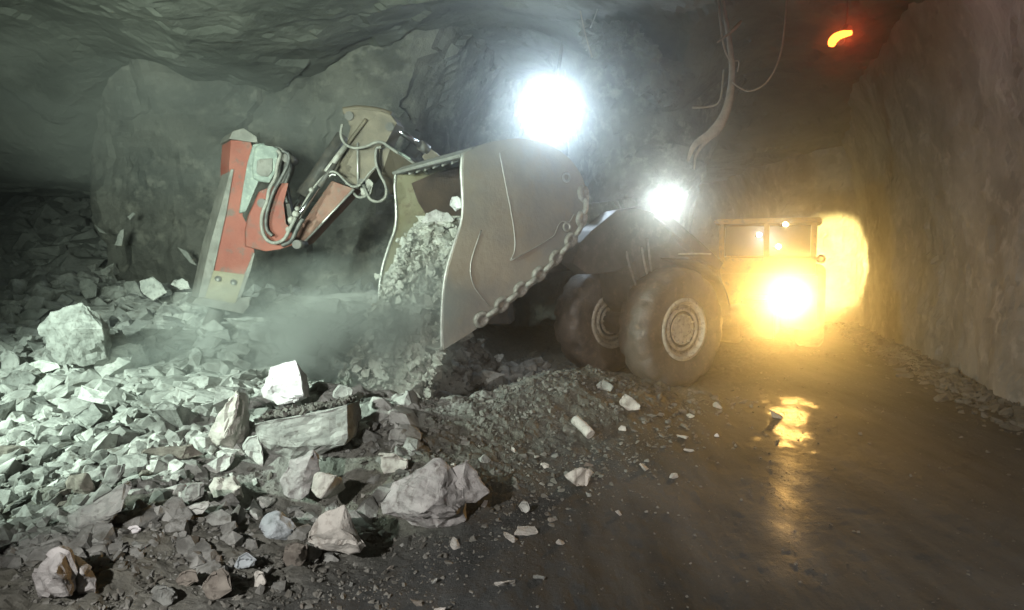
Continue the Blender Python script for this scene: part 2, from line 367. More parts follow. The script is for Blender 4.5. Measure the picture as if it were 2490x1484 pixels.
# roof
xs2 = np.linspace(-16, 13, 300); ys2 = np.linspace(-6, 33, 380)
Yc, Xc = np.meshgrid(ys2, xs2, indexing='ij')
Zc = 5.75 + .50*fbm(Xc*.28, Yc*.28, 0*Xc, 3, 101) + .10*cellfacet(Xc, Yc, 0*Xc, 1.5, 111) + .06*cellfacet(Xc, Yc, 0*Xc, .5, 121) + .035*fbm(Xc*2.5, Yc*2.5, 0*Xc, 4, 131)
Zc = Zc - 1.6*(1-sstep(-8.8, -6.6, Xc))*sstep(10.5, 13.5, Yc) - .5*sstep(6, 14, Yc)*(1-sstep(-5, -2, Xc))
Zc = Zc - 1.1*np.exp(-((Xc-3.0)/1.1)**2 - ((Yc-12.9)/1.3)**2)                       # brow of rock hanging over the loader
Zc = Zc + .9*np.exp(-((Xc+.3)/2.2)**2 - ((Yc-14)/4)**2)
Zc = Zc - .7*sstep(15, 20, Yc)*sstep(3, 5, Xc)
tag(link("rock_roof", grid_mesh("rock_roof", np.stack([Xc, Yc, Zc], -1)), M['ceil']), kind='structure')

# ------------------------------------------------------------------ ROCKS
def hull_mesh(points_list, name, seed=0, rough=.02, sub=2, bev=.012):
    """one stone: union of one or more hulls, chipped edges, roughened faces. Local to base centre."""
    bm = bmesh.new()
    for pts in points_list:
        b2 = bmesh.new()
        for p in pts: b2.verts.new(p)
        bmesh.ops.convex_hull(b2, input=b2.verts)
        bmesh.ops.delete(b2, geom=[v for v in b2.verts if not v.link_faces], context='VERTS')
        bmesh.ops.dissolve_limit(b2, angle_limit=R(12), verts=b2.verts, edges=b2.edges)
        if bev: bmesh.ops.bevel(b2, geom=list(b2.edges), offset=bev, segments=1, affect='EDGES', clamp_overlap=True)
        bmesh.ops.triangulate(b2, faces=b2.faces)
        if sub:
            for _ in range(sub): bmesh.ops.subdivide_edges(b2, edges=b2.edges, cuts=1, use_grid_fill=True)
        b2.normal_update()
        size = max((v.co - b2.verts[0].co).length for v in b2.verts) if False else 1
        for v in b2.verts:
            q = v.co
            n1 = mnoise.noise(q*4.0 + Vector((seed*3.1, 0, 0))); n2 = mnoise.noise(q*13.0 + Vector((seed, 5, 0))); 
            n3 = abs(mnoise.noise(q*7.0 + Vector((2, seed*1.3, 9)))); vc = mnoise.cell(q*5.5 + Vector((seed, 0, 0)))
            v.co = v.co + v.normal * (rough*(n1*.9 + n2*.5 - n3*1.3 + (vc-.5)*.55))
        tmp = bpy.data.meshes.new("t"); b2.to_mesh(tmp); b2.free(); bm.from_mesh(tmp); bpy.data.meshes.remove(tmp)
    return bm_mesh(bm, name)
def traced_rock(hulls, depth, thick, m, label, group=None, name="rock", seed=0, rough=.024, sub=3, bev=.006, bulge=.35):
    """hulls: list of outlines [(u,v) or (u,v,dd)] in photo pixels; depth of the front; real thickness behind it."""
    pl = []
    for outl in hulls:
        cu = sum(p[0] for p in outl)/len(outl); cv = sum(p[1] for p in outl)/len(outl)
        pts = []
        for p in outl:
            dd = p[2] if len(p) > 2 else .22*thick
            pts.append(PX(p[0], p[1], depth+dd))
            if len(p) < 3:
                k = .80; pts.append(PX(cu+(p[0]-cu)*k, cv+(p[1]-cv)*k, depth+thick))
        pl.append(pts)
    me = hull_mesh(pl, name, seed, rough, sub, bev)
    o = link(name, me, m); recentre(o)
    return tag(o, label, "rock", group)
def c1(x, y): return (420.6+.378*x, 233.7+.378*y)
def c2(x, y): return (916+.3905*x, 308.5+.3905*y)
def c3(x, y): return (1355.3+.3969*x, 392.6+.3969*y)
def c4(x, y): return (.2961*x, 635.6+.296*y)
def c5(x, y): return (.3073*x, 1028.2+.3073*y)
def c6(x, y): return (560.8+.378*x, 841.2+.378*y)
def c7(x, y): return (1121.6+.3149*x, 841.2+.3149*y)
def cv_(f, pts): return [(*f(p[0], p[1]), *p[2:]) for p in pts]

KEY = []   # footprints of key rocks so scatter keeps clear
def key(hulls, f, thick, m, label, dd=0.0, depth=None, **kw):
    H = [cv_(f, h) for h in hulls]
    allp = [p for h in H for p in h]; vb = max(p[1] for p in allp); ub = sum(p[0] for p in allp)/len(allp)
    d = depth if depth else ground_at(ub, vb-6) + dd - .42*thick
    o = traced_rock(H, d, thick, M[m], label, **kw)
    if depth: print('KEY', label[:40], depth, 'ground', round(ground_at(ub, vb-6), 2))
    us = [p[0] for p in allp]; vs = [p[1] for p in allp]
    KEY.append((min(us), max(us), min(vs), max(vs), d))
    return o
idt = lambda x, y: (x, y)
key([[(185,270),(250,130),(340,128),(365,95),(420,85),(470,140),(480,230),(300,382),(190,345),(400,375),(475,345),(455,200,.0),(470,330,.0),(260,260,.02),(520,335,.4),(490,210,.35)]], c6, .45, 'white', "bright white pointed rock standing on the dirt-topped slab", depth=5.95, seed=1)
key([[(135,500,.05),(755,372,.0),(762,600,.03),(735,640,.05),(430,662,.06),(195,630,.10),(240,445,.42),(640,365,.5),(835,345,.5),(845,540,.5),(225,800,.40),(300,850,.45),(200,650,.2)]], c6, .5, 'greyrock', "long grey rectangular slab with dark dirt on its flat top, tilted over smaller stones", depth=5.35, seed=2, rough=.022)
key([[(65,640),(110,580),(190,560),(215,700),(215,800),(150,750),(85,690)]], c6, .3, 'pale', "pale angular stone squeezed under the left end of the long slab", depth=5.38, seed=3)
key([[(535,650),(572,690),(592,800),(500,960),(440,1005),(335,965),(303,860),(370,740),(480,800,.0),(520,700,.0)]], c6, .32, 'pink', "pinkish grey upright wedge rock leaning below the long slab", depth=4.95, seed=4)
key([[(570,808,.02),(690,828,.0),(580,982,.0),(513,930,.05),(560,815,.1),(755,915,.28),(640,978,.22),(715,850,.2),(600,900,.3)]], c6, .3, 'cream', "small cream block with a dark right face beside the pinkish wedge", depth=4.78, seed=5)
key([[(960,700),(1060,695),(1150,725),(1150,800),(1080,828),(985,835),(960,780)]], c6, .3, 'cream', "pale squarish block just behind the biggest boulder by the road", depth=5.25, seed=6)
key([[(975,1080),(958,1000),(1040,862),(1150,830),(1300,735),(1350,700),(1400,735),(1420,790),(1500,860),(1530,1000),(1522,1120),(1400,1212),(1280,1222),(1150,1152),(1060,1095),(1180,900,-.05),(1340,1000,-.12),(1200,1100,-.08)],
     [(1390,790,.15),(1528,700,.15),(1545,820,.15),(1612,808,.18),(1662,940,.2),(1600,1000,.15),(1500,1030,.1),(1480,900,.05),(1400,900,.5),(1560,900,.5)]], c6, .55, 'pink', "biggest grey boulder by the road edge, rough front and a notched top", depth=4.66, seed=7, rough=.030)
key([[(470,1240),(530,1120),(620,1040),(740,1010),(780,1080),(830,1200),(890,1290),(840,1352),(760,1352),(640,1332),(700,1180,-.06),(800,1250,-.02),(560,1330,.22),(490,1300,.25)]], c6, .4, 'cream', "large cream coloured pointed rock in the foreground with a brown lower left corner", depth=4.05, seed=8)
key([[(135,1250),(170,1150),(240,1070),(330,1055),(400,1110),(440,1190),(400,1260),(320,1310),(170,1335),(140,1300),(290,1180,-.06)]], c6, .35, 'bluegrey', "rounded blue grey rock beside the large cream foreground rock", depth=4.25, seed=9)
key([[(330,1320),(350,1270),(430,1240),(500,1270),(512,1350),(470,1430),(380,1485),(335,1400),(440,1330,-.05)]], c6, .3, 'brownrock', "dull brown block below the rounded blue grey rock", depth=3.95, seed=10)
key([[(500,1062,.05),(520,1018,.03),(552,968,.02),(574,948,.05),(583,958,.0),(576,1012,.0),(545,1066,.0),(602,966,.3),(614,1004,.35),(606,1060,.3),(565,1092,.12),(520,1092,.1),(560,1000,.4)]], idt, .4, 'cream', "upright pointed rock, left face bright and right face dark, left of the long slab", depth=5.40, seed=11)
key([[(88,800),(120,756),(165,738),(200,730),(250,766),(256,800),(262,870),(205,893),(150,890),(108,850),(180,800,-.1),(250,800,-.05),(268,880,.3),(270,800,.4)]], idt, .9, 'greyrock', "huge pale boulder at the far left of the rock pile", depth=7.0, seed=12, rough=.022)
key([[(335,682),(370,670),(392,688),(408,712),(372,735),(346,718)]], idt, .4, 'pale', "larger of two dusty pale boulders on the pile crest before the dark wall", depth=9.9, seed=13)
key([[(414,692),(424,680),(445,676),(458,688),(462,704),(438,708)]], idt, .3, 'pale', "small pale flat-bottomed stone on the pile crest left of the hammer", depth=10.0, seed=14)
key([[(490,730),(700,645),(800,640),(940,475),(1045,430),(1012,590),(990,710),(860,850),(545,882),(800,735,-.03),(970,715,-.05)]], c5, .35, 'pale', "wide flat pale slab with a bright upper face near the lower left", seed=15, bev=.015)
key([[(1640,505),(1690,430),(1850,422),(1920,480),(1932,600),(1800,657),(1665,605),(1840,560,-.05),(1910,500,-.03)]], c5, .3, 'cream', "chunky cream rock with a ridged corner below the dark-sided upright rock", seed=16)
key([[(275,1200),(300,1120),(400,1015),(480,985),(560,1010),(590,1180),(620,1300),(560,1395),(310,1392),(430,1180,-.06)],
     [(570,1050,.2),(700,1100,.2),(800,1230,.2),(780,1370,.2),(600,1400,.2),(650,1200,.1),(700,1250,.5)]], c5, .45, 'pink', "big dull pinkish grey rock in the bottom left corner", seed=17)
key([[(725,600),(790,480),(870,350),(1000,318),(985,400),(900,520),(820,610)]], c5, .2, 'greyrock', "long slanting grey stone just above the wide flat pale slab", seed=18)
key([[(525,470),(545,405),(680,398),(745,470),(755,560),(690,595),(560,580),(640,480,-.04)]], c5, .25, 'brownrock', "brown lumpy stone left of the long slanting grey stone", seed=19)
key([[(1560,375),(1640,310),(1770,222),(1870,240),(1840,340),(1760,400),(1600,412)]], c5, .22, 'pale', "pale triangular stone just above the chunky cream rock", seed=20)
key([[(1452,500),(1540,460),(1620,470),(1610,600),(1480,665),(1450,610)]], c5, .2, 'pale', "flat pale stone standing left of the chunky cream rock", seed=21)
key([[(1375,760),(1450,690),(1650,605),(1680,650),(1600,740),(1400,770)]], c5, .2, 'pale', "narrow pale slab below the chunky cream rock", seed=22)
key([[(1590,760),(1660,700),(1760,680),(1842,740),(1840,800),(1640,830)]], c5, .2, 'greyrock', "greenish grey stone half buried below the narrow pale slab", seed=23)
key([[(955,890),(1000,820),(1060,805),(1130,840),(1110,880),(990,905)]], c5, .15, 'white', "small bright stone resting right of the wide flat pale slab", seed=24)
key([[(1015,700),(1060,620),(1110,600),(1160,640),(1200,700),(1080,750)]], c5, .2, 'pink', "small pinkish stone in the gap right of the wide flat pale slab", seed=25)
key([[(1190,1390),(1230,1300),(1310,1280),(1400,1340),(1400,1430),(1300,1450)]], c5, .18, 'greyrock', "grey cobble at the bottom edge left of the two brown cobbles", seed=26)
key([[(1370,1240),(1420,1170),(1500,1150),(1560,1170),(1580,1260),(1500,1330),(1400,1340)]], c5, .2, 'brownrock', "brown cobble above the grey cobble at the bottom edge", seed=27)
key([[(1600,1280),(1640,1190),(1760,1130),(1830,1200),(1845,1340),(1740,1410),(1640,1380)]], c5, .25, 'brownrock', "largest of the brown cobbles along the bottom edge", seed=28)
key([[(2000,1230),(2030,1170),(2090,1180),(2120,1270),(2080,1330),(2000,1320)]], c5, .15, 'cream', "small cream cobble right of the largest brown cobble", seed=29)
key([[(1840,1150),(1860,1060),(1950,1010),(2040,1080),(2010,1170),(1900,1190)]], c5, .2, 'bluegrey', "small bluish stone below the rounded blue grey rock", seed=30)
key([[(778,1000,.02),(862,948,.02),(982,935,.08),(868,1050,.0),(858,1072,.02),(1022,980,.2),(965,1092,.1),(905,1112,.05),(900,1000,.3)]], c7, .25, 'cream', "two-toned rock with a white left face lying alone at the road edge", seed=31)
key([[(1215,425),(1258,368),(1330,395),(1392,455),(1390,500),(1290,512),(1225,460)]], c7, .3, 'cream', "tan oblong block in front of the near wheel of the loader", seed=32)
key([[(1205,640),(1235,605),(1280,620),(1282,665),(1215,672)]], c7, .15, 'cream', "small tan stone below the tan oblong block", seed=33)
key([[(425,1240),(460,1195),(520,1200),(545,1260),(500,1310),(450,1300)]], c7, .2, 'pale', "round pale stone on the gravel right of the biggest boulder", seed=34)
key([[(140,1255),(175,1185),(212,1190),(205,1235),(160,1268)]], c7, .06, 'white', "tiny elongated white stone at the right foot of the biggest boulder", seed=35, bev=.005)
key([[(598,905),(640,895),(692,920),(680,950),(635,962)]], c7, .14, 'cream', "small pale stone above left of the two-toned rock", seed=36)
key([[(1565,480),(1605,460),(1645,480),(1600,500)]], c7, .12, 'greyrock', "grey flat stone nearest below the near wheel", seed=37, bev=.008)
key([[(1490,540),(1540,508),(1590,525),(1560,562),(1500,560)]], c7, .14, 'brownrock', "brown flat stone beside the grey flat stone on the road", seed=38, bev=.008)
key([[(1950,690),(1975,672),(2000,700),(1985,720),(1960,712)]], c7, .06, 'white', "small bright pebble alone on the dark road", seed=39, bev=.005)
key([[(1000,250),(1060,200)]+[(1150,260),(1120,310),(1050,300),(1010,290)]], lambda x, y: c7(x+40, y+50), .3, 'greyrock', "grey angular stone on the berm crest left of the tan block", seed=40)
key([[(0,905),(40,850),(110,870),(160,920),(165,1010),(60,1040),(0,1010)]], lambda x, y: c4(x, y-130), .4, 'pale', "pale rounded rock cut by the left edge below the huge boulder", seed=41)
key([[(0,960),(130,880),(240,905),(300,950),(260,1010),(150,1045),(0,1020)]], c4, .4, 'greyrock', "flat grey rock at the left edge below the pale rounded rock", seed=42)
key([[(150,880),(330,800),(470,830),(500,880),(330,930),(230,900)]], c4, .35, 'pale', "flat bluish pale rock in front of the huge boulder", seed=43)
key([[(660,150),(740,140),(800,200),(790,300),(700,320),(650,230)]], c4, .5, 'greyrock', "dark grey block leaning at the foot of the rock wall behind the huge boulder", seed=44, depth=10.4)
key([[(0,370),(100,350),(180,380),(160,450),(60,500),(0,490)]], c4, .5, 'pale', "pale rock at the left edge on the crest of the pile", seed=45)
key([[(120,470),(200,390),(330,375),(440,380),(330,470),(230,550)]], c4, .5, 'greyrock', "grey triangular rock left of the huge boulder", seed=46)
key([[(655,330),(660,300),(700,255),(770,262),(795,280),(785,330),(720,345)]], lambda x,y: c6(x, y), .18, 'pale', "small pale stone sitting on the right end of the slab top", depth=5.75, seed=47)
key([[(640,760),(672,735),(690,720),(760,720),(905,708),(945,706),(948,760),(880,790),(760,800),(690,800)]], idt, 1.0, 'pale', "large dusty pale outcrop behind the pit between hammer and bucket", depth=9.9, seed=48, rough=.06)
# stub of drill core
bm = bmesh.new(); a = PX(1398, 1026, ground_at(1400, 1036)-.0); b_ = PX(1436, 1062, ground_at(1436, 1066)-.05)
add_tube(bm, smooth_path([a+Vector((0,0,.02)), (a+b_)/2+Vector((0,0,.03)), b_+Vector((0,0,.02))], 3), [.055,.056,.054,.056,.055,.057,.054][:7], 9)
o = link("drill_core", bm_mesh(bm, "drill_core"), M['cream']); recentre(o); tag(o, "short pale rod-shaped piece of drill core lying on the berm", "drill core")

def keyclear(X, Y, Zt):
    # keep loose stones off the traced rocks
    c, s_ = math.cos(PITCH), math.sin(PITCH); dz = Zt-CAMH; fw = Y*c - dz*s_; up = Y*s_ + dz*c
    U = CU + F*X/fw; V = CV - F*up/fw; ok = np.ones(len(X), bool)
    for (u0, u1, v0, v1, d) in KEY: 
        w_ = (u1-u0)*.10; ok &= ~((U > u0+w_) & (U < u1-w_) & (V > v0) & (V < v1-4) & (Y < d+.25))
    return ok
# generic stone templates
rng = random.Random(11)
def template(i, flat=1.0):
    r = random.Random(100+i); pts = []
    n = r.choice([9, 10, 12, 14])
    for k in range(n):
        v = Vector((r.gauss(0, 1), r.gauss(0, 1), r.gauss(0, 1))).normalized()
        v = Vector((math.copysign(abs(v.x)**.7, v.x), math.copysign(abs(v.y)**.7, v.y), math.copysign(abs(v.z)**.7, v.z)))
        pts.append(Vector((v.x*.5*(1+.35*r.random()), v.y*.40, v.z*.36*flat)))
    return pts
TEMPL = [hull_mesh([template(i, .55+.6*((i*7) % 5)/4)], "rock", i, .035, 2, .008) for i in range(16)]
for k, me_ in enumerate(TEMPL): me_.materials.append(M['pale'])
TEMPL_M = {}
def templ(i, mk):
    if (i, mk) not in TEMPL_M:
        me_ = TEMPL[i].copy(); me_.materials.clear(); me_.materials.append(M[mk]); TEMPL_M[(i, mk)] = me_
    return TEMPL_M[(i, mk)]
def project(x, y, z):
    c, s = math.cos(PITCH), math.sin(PITCH); dz = z-CAMH
    fwd = y*c - dz*s; up = y*s + dz*c
    return CU + F*x/fwd, CV - F*up/fwd, fwd
zones = {
 'a': ("pale dusty broken rock among others on the bright left pile", "pale broken rocks over the bright left pile"),
 'b': ("dull grey brown rock among the dark dirt of the near left slope", "dull rocks in the dark dirt along the bottom left"),
 'c': ("grey rock among the dark rubble rising into the far left opening", "dark rocks in the far left opening"),
 'd': ("small stone scattered on the gravel berm and road edge", "small stones along the berm and road edge"),
}
placed = []; cnt = 0; tries = 0
quota = {'a': 118, 'b': 80, 'c': 28, 'd': 42}
got = dict.fromkeys(quota, 0)
while tries < 60000 and sum(got.values()) < sum(quota.values()):
    tries += 1
    d0 = 3.6*math.exp(rng.random()*math.log(17/3.6)); u0 = rng.uniform(-60, 2000)
    x = (u0-CU)/F*d0; y = d0
    d_, s_ = edge_coords(x, y)
    if y > 13: zone = 'c' if x < -8.6 else None
    elif d_ < 1.3: zone = 'd' if (d_ > -.9 and y < 10) else None
    elif x > -.2 or (x > -2.4 and 6.6 < y < 9.6): zone = None
    elif y < 5.3 - .12*(x+2): zone = 'b'
    else: zone = 'a'
    if not zone or got[zone] >= quota[zone]: continue
    z = T(x, y); u, v, fd = project(x, y, z)
    if u < -60 or u > 2540 or v > 1520: continue
    s = {'a': rng.lognormvariate(math.log(.38), .42), 'b': rng.lognormvariate(math.log(.18), .42), 'c': rng.uniform(.25, .7), 'd': rng.lognormvariate(math.log(.075), .4)}[zone]
    s = min(s, .85)
    if any((x-p[0])**2+(y-p[1])**2 < (.42*(s+p[2]))**2 for p in placed): continue
    pr = s*F/fd*.5
    if any(k[0]-pr*.6 < u < k[1]+pr*.6 and k[2]-pr*.4 < v < k[3]+pr*.9 and d0 < k[4]+.5 for k in KEY): continue
    placed.append((x, y, s)); got[zone] += 1
    mk = {'a': rng.choice(['pale', 'pale', 'pale', 'greyrock']), 'b': rng.choice(['brownrock', 'greyrock', 'pale', 'greyrock']), 'c': 'greyrock', 'd': rng.choice(['greyrock', 'cream', 'brownrock'])}[zone]
    o = bpy.data.objects.new("rock", templ(rng.randrange(16), mk)); C.objects.link(o)
    o.location = (x, y, z + .12*s); o.scale = (s*rng.uniform(.9, 1.25), s*rng.uniform(.8, 1.1), s*rng.uniform(.75, 1.2))
    o.rotation_euler = (rng.gauss(0, .35), rng.gauss(0, .35), rng.uniform(0, 6.3))
    tag(o, zones[zone][0], "rock", zones[zone][1])

# rubble: nobody could count it
def rubble(name, n, region, smin, smax, m, seed, flat=.6, lift=.25):
    rs = np.random.RandomState(seed)
    tv, tf = [], []
    for i in range(10):
        bm = bmesh.new(); r = random.Random(seed*31+i)
        for k in range(15):
            v = Vector((r.gauss(0, 1), r.gauss(0, 1), r.gauss(0, 1))).normalized(); q_ = .62+.2*r.random()
            v = Vector([math.copysign(abs(c_)**q_, c_) for c_ in v]); bm.verts.new((v.x*.50, v.y*.40, v.z*.38*flat))
        bmesh.ops.convex_hull(bm, input=bm.verts); bmesh.ops.delete(bm, geom=[v for v in bm.verts if not v.link_faces], context='VERTS')
        bmesh.ops.triangulate(bm, faces=bm.faces); bm.verts.index_update()
        tv.append(np.array([v.co[:] for v in bm.verts])); tf.append(np.array([[v.index for v in f.verts] for f in bm.faces])); bm.free()
    X, Y = region(rs, n)
    Zt = terrain(X, Y); ok = keyclear(X, Y, Zt); X, Y, Zt = X[ok], Y[ok], Zt[ok]
    S = smin*np.exp(rs.rand(len(X))**4.0*math.log(smax/smin)) * np.clip(Y/6.0, .75, 1.8)
    VV, FF = [], []; off = 0
    kind = rs.randint(0, 10, len(X))
    for k in range(10):
        s = kind == k; nn = s.sum()
        if not nn: continue
        a = rs.rand(nn)*6.283; tx = rs.normal(0, .45, nn); ty = rs.normal(0, .45, nn)
        ca, sa = np.cos(a), np.sin(a); cx, sx_ = np.cos(tx), np.sin(tx); cy_, sy_ = np.cos(ty), np.sin(ty)
        v = tv[k][None]*S[s][:, None, None]*(1+.35*rs.rand(nn, 1, 3)-.15)
        x, y, z = v[..., 0], v[..., 1], v[..., 2]
        y, z = y*cx[:, None]-z*sx_[:, None], y*sx_[:, None]+z*cx[:, None]
        x, z = x*cy_[:, None]+z*sy_[:, None], -x*sy_[:, None]+z*cy_[:, None]
        x, y = x*ca[:, None]-y*sa[:, None], x*sa[:, None]+y*ca[:, None]
        v = np.stack([x+X[s][:, None], y+Y[s][:, None], z+(Zt[s]+lift*.3*S[s])[:, None]], -1)
        nv = v.shape[1]
        f = tf[k][None] + (np.arange(nn)*nv)[:, None, None] + off
        VV.append(v.reshape(-1, 3)); FF.append(f.reshape(-1, 3)); off += nn*nv
    o = link(name, raw_mesh(name, np.concatenate(VV), np.concatenate(FF), 3), m)
    return tag(o, kind='stuff')
def reg_pile(rs, n):
    d = 4.4*np.exp(rs.rand(n)*math.log(13.0/4.4)); u = rs.uniform(-120, 1000, n); x = (u-CU)/F*d
    dd, ss = edge_coords(x, d); k = (dd > 1.3 - .25*rs.rand(n)) & (d > 5.0 - .12*(x+2) + .4*rs.randn(n)) & ~((x > -1.9) & (x < .6) & (d > 7.2) & (d < 9.4)) & (x < -.3)
    k &= ~((np.abs(x+1.66) < .60) & (d > 4.7) & (d < 6.0))
    return x[k], d[k]
def reg_near(rs, n):
    d = 3.3*np.exp(rs.rand(n)*math.log(9.5/3.3)); u = rs.uniform(-80, 2000, n); x = (u-CU)/F*d
    dd, ss = edge_coords(x, d); k = (dd + .35*rs.randn(n) > .25) & ((dd < 1.9) | (d < 5.6))
    return x[k], d[k]
def reg_road(rs, n):
    d = 3.3*np.exp(rs.rand(n)*math.log(14/3.3)); u = rs.uniform(900, 2560, n); x = (u-CU)/F*d
    dd, ss = edge_coords(x, d); k = (dd < .4) & (rs.rand(n) < .16 + .84*np.exp(np.minimum(dd, 0)*2.0) + .8*(x > np.interp(d, [6, 8.8, 12], [5.4, 5.9, 7.0])))
    return x[k], d[k]
def reg_far(rs, n):
    d = rs.uniform(11.5, 18, n); x = rs.uniform(-13, -8.2, n); return x, d
M['rub_p'] = mat("pale_rubble", (.24, .24, .222), (.50, .505, .47), 4.5, .9, .6, 30, c3=(.17, .16, .14), coord='Object')
M['rub_d'] = mat("dark_gravel", (.075, .07, .058), (.20, .195, .175), 3.5, .9, .3, 40, c3=(.13, .12, .10), coord='Object')
tag(rubble("pale_rubble", 25000, reg_pile, .016, .36, M['rub_p'], 3, .65, lift=.0), "pale dusty broken rubble covering the left pile", "rubble")
tag(rubble("dark_gravel", 34000, reg_near, .014, .085, M['rub_d'], 4, .7), "dark brown gravel and dirt along the berm and near slope", "gravel")
tag(rubble("road_grit", 16000, reg_road, .006, .045, M['rub_d'], 5, .7), "fine loose grit thinly scattered on the wet road", "grit")
tag(rubble("far_rubble", 2500, reg_far, .12, .5, M['greyrock'], 6, .7), "dark rubble sloping up into the far left opening", "rubble")
def reg_mid(rs, n):
    d = 3.6*np.exp(rs.rand(n)*math.log(6.2/3.6)); u = rs.uniform(-80, 1000, n); x = (u-CU)/F*d
    dd, ss = edge_coords(x, d); k = (dd + .3*rs.randn(n) > .9) & (d + .25*rs.randn(n) < 6.0 - .12*(x+2)) & (fbm(x*1.3, d*1.3, 0*x, 3, 404) + .25*rs.randn(n) > -.12 - .3*(x > -1.9))
    k &= ~((np.abs(x+1.66) < .52) & (d > 4.85) & (d < 5.6))
    return x[k], d[k]
M['rub_m'] = mat("grey_rubble", (.10, .098, .088), (.30, .30, .28), 5, .9, .6, 40, c3=(.10, .095, .08))
tag(rubble("mixed_rubble", 7500, reg_mid, .02, .30, M['rub_m'], 14, .85), "mixed grey broken stones packed between the larger foreground rocks", "rubble")
def reg_pit(rs, n):
    x = rs.uniform(-2.6, 0.6, n); d = rs.uniform(6.6, 11.5, n); dd, ss = edge_coords(x, d); k = dd > 2.1; return x[k], d[k]
tag(rubble("pit_rubble", 7000, reg_pit, .03, .22, M['rub_m'], 24, .8), "broken stones lining the pit under the raised bucket", "rubble")
# loose dirt lying on the long slab
rs = np.random.RandomState(77); bm = bmesh.new()
for k in range(420):
    t_ = rs.rand(); w_ = rs.rand()
    a_ = PX(*c6(165, 485), 5.42).lerp(PX(*c6(745, 374), 5.38), t_); b_ = PX(*c6(250, 447), 5.78).lerp(PX(*c6(820, 352), 5.83), t_)
    p = a_.lerp(b_, w_) + UP_*(.012 + .03*rs.rand()*w_); s = .010 + .03*rs.rand()**2.5
    bmesh.ops.convex_hull(bm, input=[bm.verts.new(p + Vector(rs.normal(0, 1, 3)).normalized()*s) for q in range(9)])
bmesh.ops.delete(bm, geom=[v for v in bm.verts if not v.link_faces], context='VERTS')
tag(link("loose_dirt", bm_mesh(bm, "loose_dirt"), M['rub_d']), "dark loose dirt spread on top of the long slab", "dirt", kind='stuff')
# rock mass bulging down from the roof
o = traced_rock([[(1395,-60),(1560,-60),(1580,40),(1640,90),(1680,150),(1692,185),(1655,215),(1600,240),(1520,200),(1450,160),(1410,90),(1540,60,-.4),(1600,150,-.3)],
    [(1480,120),(1560,150),(1640,180),(1668,215),(1650,262),(1618,258),(1560,225),(1500,200)]], 11.6, 1.8, M['wall'], "rough grey green rock brow bulging down from the roof right of the flood lamp", name="rock_brow", seed=90, rough=.16, sub=5, bev=.02); o['category'] = "rock brow"
# road-shoulder muck against the right wall
def reg_wall(rs, n):
    d = rs.uniform(5.5, 19, n); wx = np.interp(d, [5.5, 6, 8.8, 12, 19], [6.0, 6.1, 6.75, 7.75, 9.8]); x = wx - .05 - np.abs(rs.normal(0, .30, n)); return x, d
tag(rubble("shoulder_gravel", 3500, reg_wall, .04, .16, M['rub_d'], 8, .6), "brown loose stones banked along the foot of the right wall", "gravel")

# ------------------------------------------------------------------ LOADER
LH = Vector((-.843, -.537, 0)); LN = Vector((.537, -.843, 0)); UP = Vector((0, 0, 1))
wheel_outer = PX(1665, 805, 9.75)
O = Vector((wheel_outer.x, wheel_outer.y, 0)) - LN*1.05
def L(a, b, z): return O + LH*a + LN*b + UP*z
def onplane(u, v, b):
    """pixel -> point on the loader's vertical lengthwise plane at lateral offset b"""
    p1 = PX(u, v, 1.0); r = p1 - Vector((0, 0, CAMH)); c0 = Vector((0, 0, CAMH))
    k = ((O + LN*b) - c0).dot(LN) / r.dot(LN)
    return c0 + r*k
loader = empty("mining_loader", tuple(O), "low underground loader tipping its raised bucket of broken rock, headlamps on", "mining loader")
BN, BF = 1.05, -.92
prof = [(1075,850),(1120,822),(1165,792),(1225,745),(1280,700),(1330,657),(1370,612),(1400,575),(1418,535),(1424,500),(1420,460),(1408,425),(1385,392),(1352,365),(1310,347),(1262,338),(1215,342),(1170,352),(1125,375)]
side = [(1122,415),(1124,450),(1126,510),(1120,550),(1106,590),(1088,650),(1079,700),(1075,760),(1074,810)]
profN = [onplane(u, v, BN) for u, v in prof]; sideN = [onplane(u, v, BN) for u, v in side]
W = LN*(BF-BN)
bk = empty("bucket", tuple(profN[9]), "raised steel bucket", None); bk.parent = loader; bk.matrix_parent_inverse = loader.matrix_world.inverted()
for k_ in ('category',): 
    if k_ in bk: del bk[k_]
# the bucket shell is the part itself
bpy.data.objects.remove(bk)
cenb = sum((p for p in profN+sideN), Vector())/len(profN+sideN)
bm = bmesh.new()
fine = smooth_path(profN, 4)
inner = [p + (cenb-p).normalized()*.045 for p in fine]
nseg = 10
rows = []
for j in range(nseg+1):
    off = W*(j/nseg); rows.append(([bm.verts.new(p+off) for p in fine], [bm.verts.new(p+off) for p in inner]))
for j in range(nseg):
    (a0, b0), (a1, b1) = rows[j], rows[j+1]
    for i in range(len(fine)-1):
        f = bm.faces.new((a0[i], a0[i+1], a1[i+1], a1[i])); f.smooth = True
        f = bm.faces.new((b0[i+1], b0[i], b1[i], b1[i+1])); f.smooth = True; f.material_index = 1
    for i in (0, len(fine)-1): bm.faces.new((a0[i], b0[i], b1[i], a1[i]))
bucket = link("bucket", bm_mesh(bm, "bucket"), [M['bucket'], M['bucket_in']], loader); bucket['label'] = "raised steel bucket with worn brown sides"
def plate(pts, thick, m, name, parent, bev=.008):
    return prism(name, pts, thick, m, parent, bev)
poly = [p for p in fine] + sideN
plate([p + LN*.002 for p in poly], LN*.035, [M['bucket']], "side_plate", bucket, .006)
fs = plate([p + W + LN*.0 for p in poly], LN*-.04, [M['bucket_in']], "side_plate", bucket, .006)
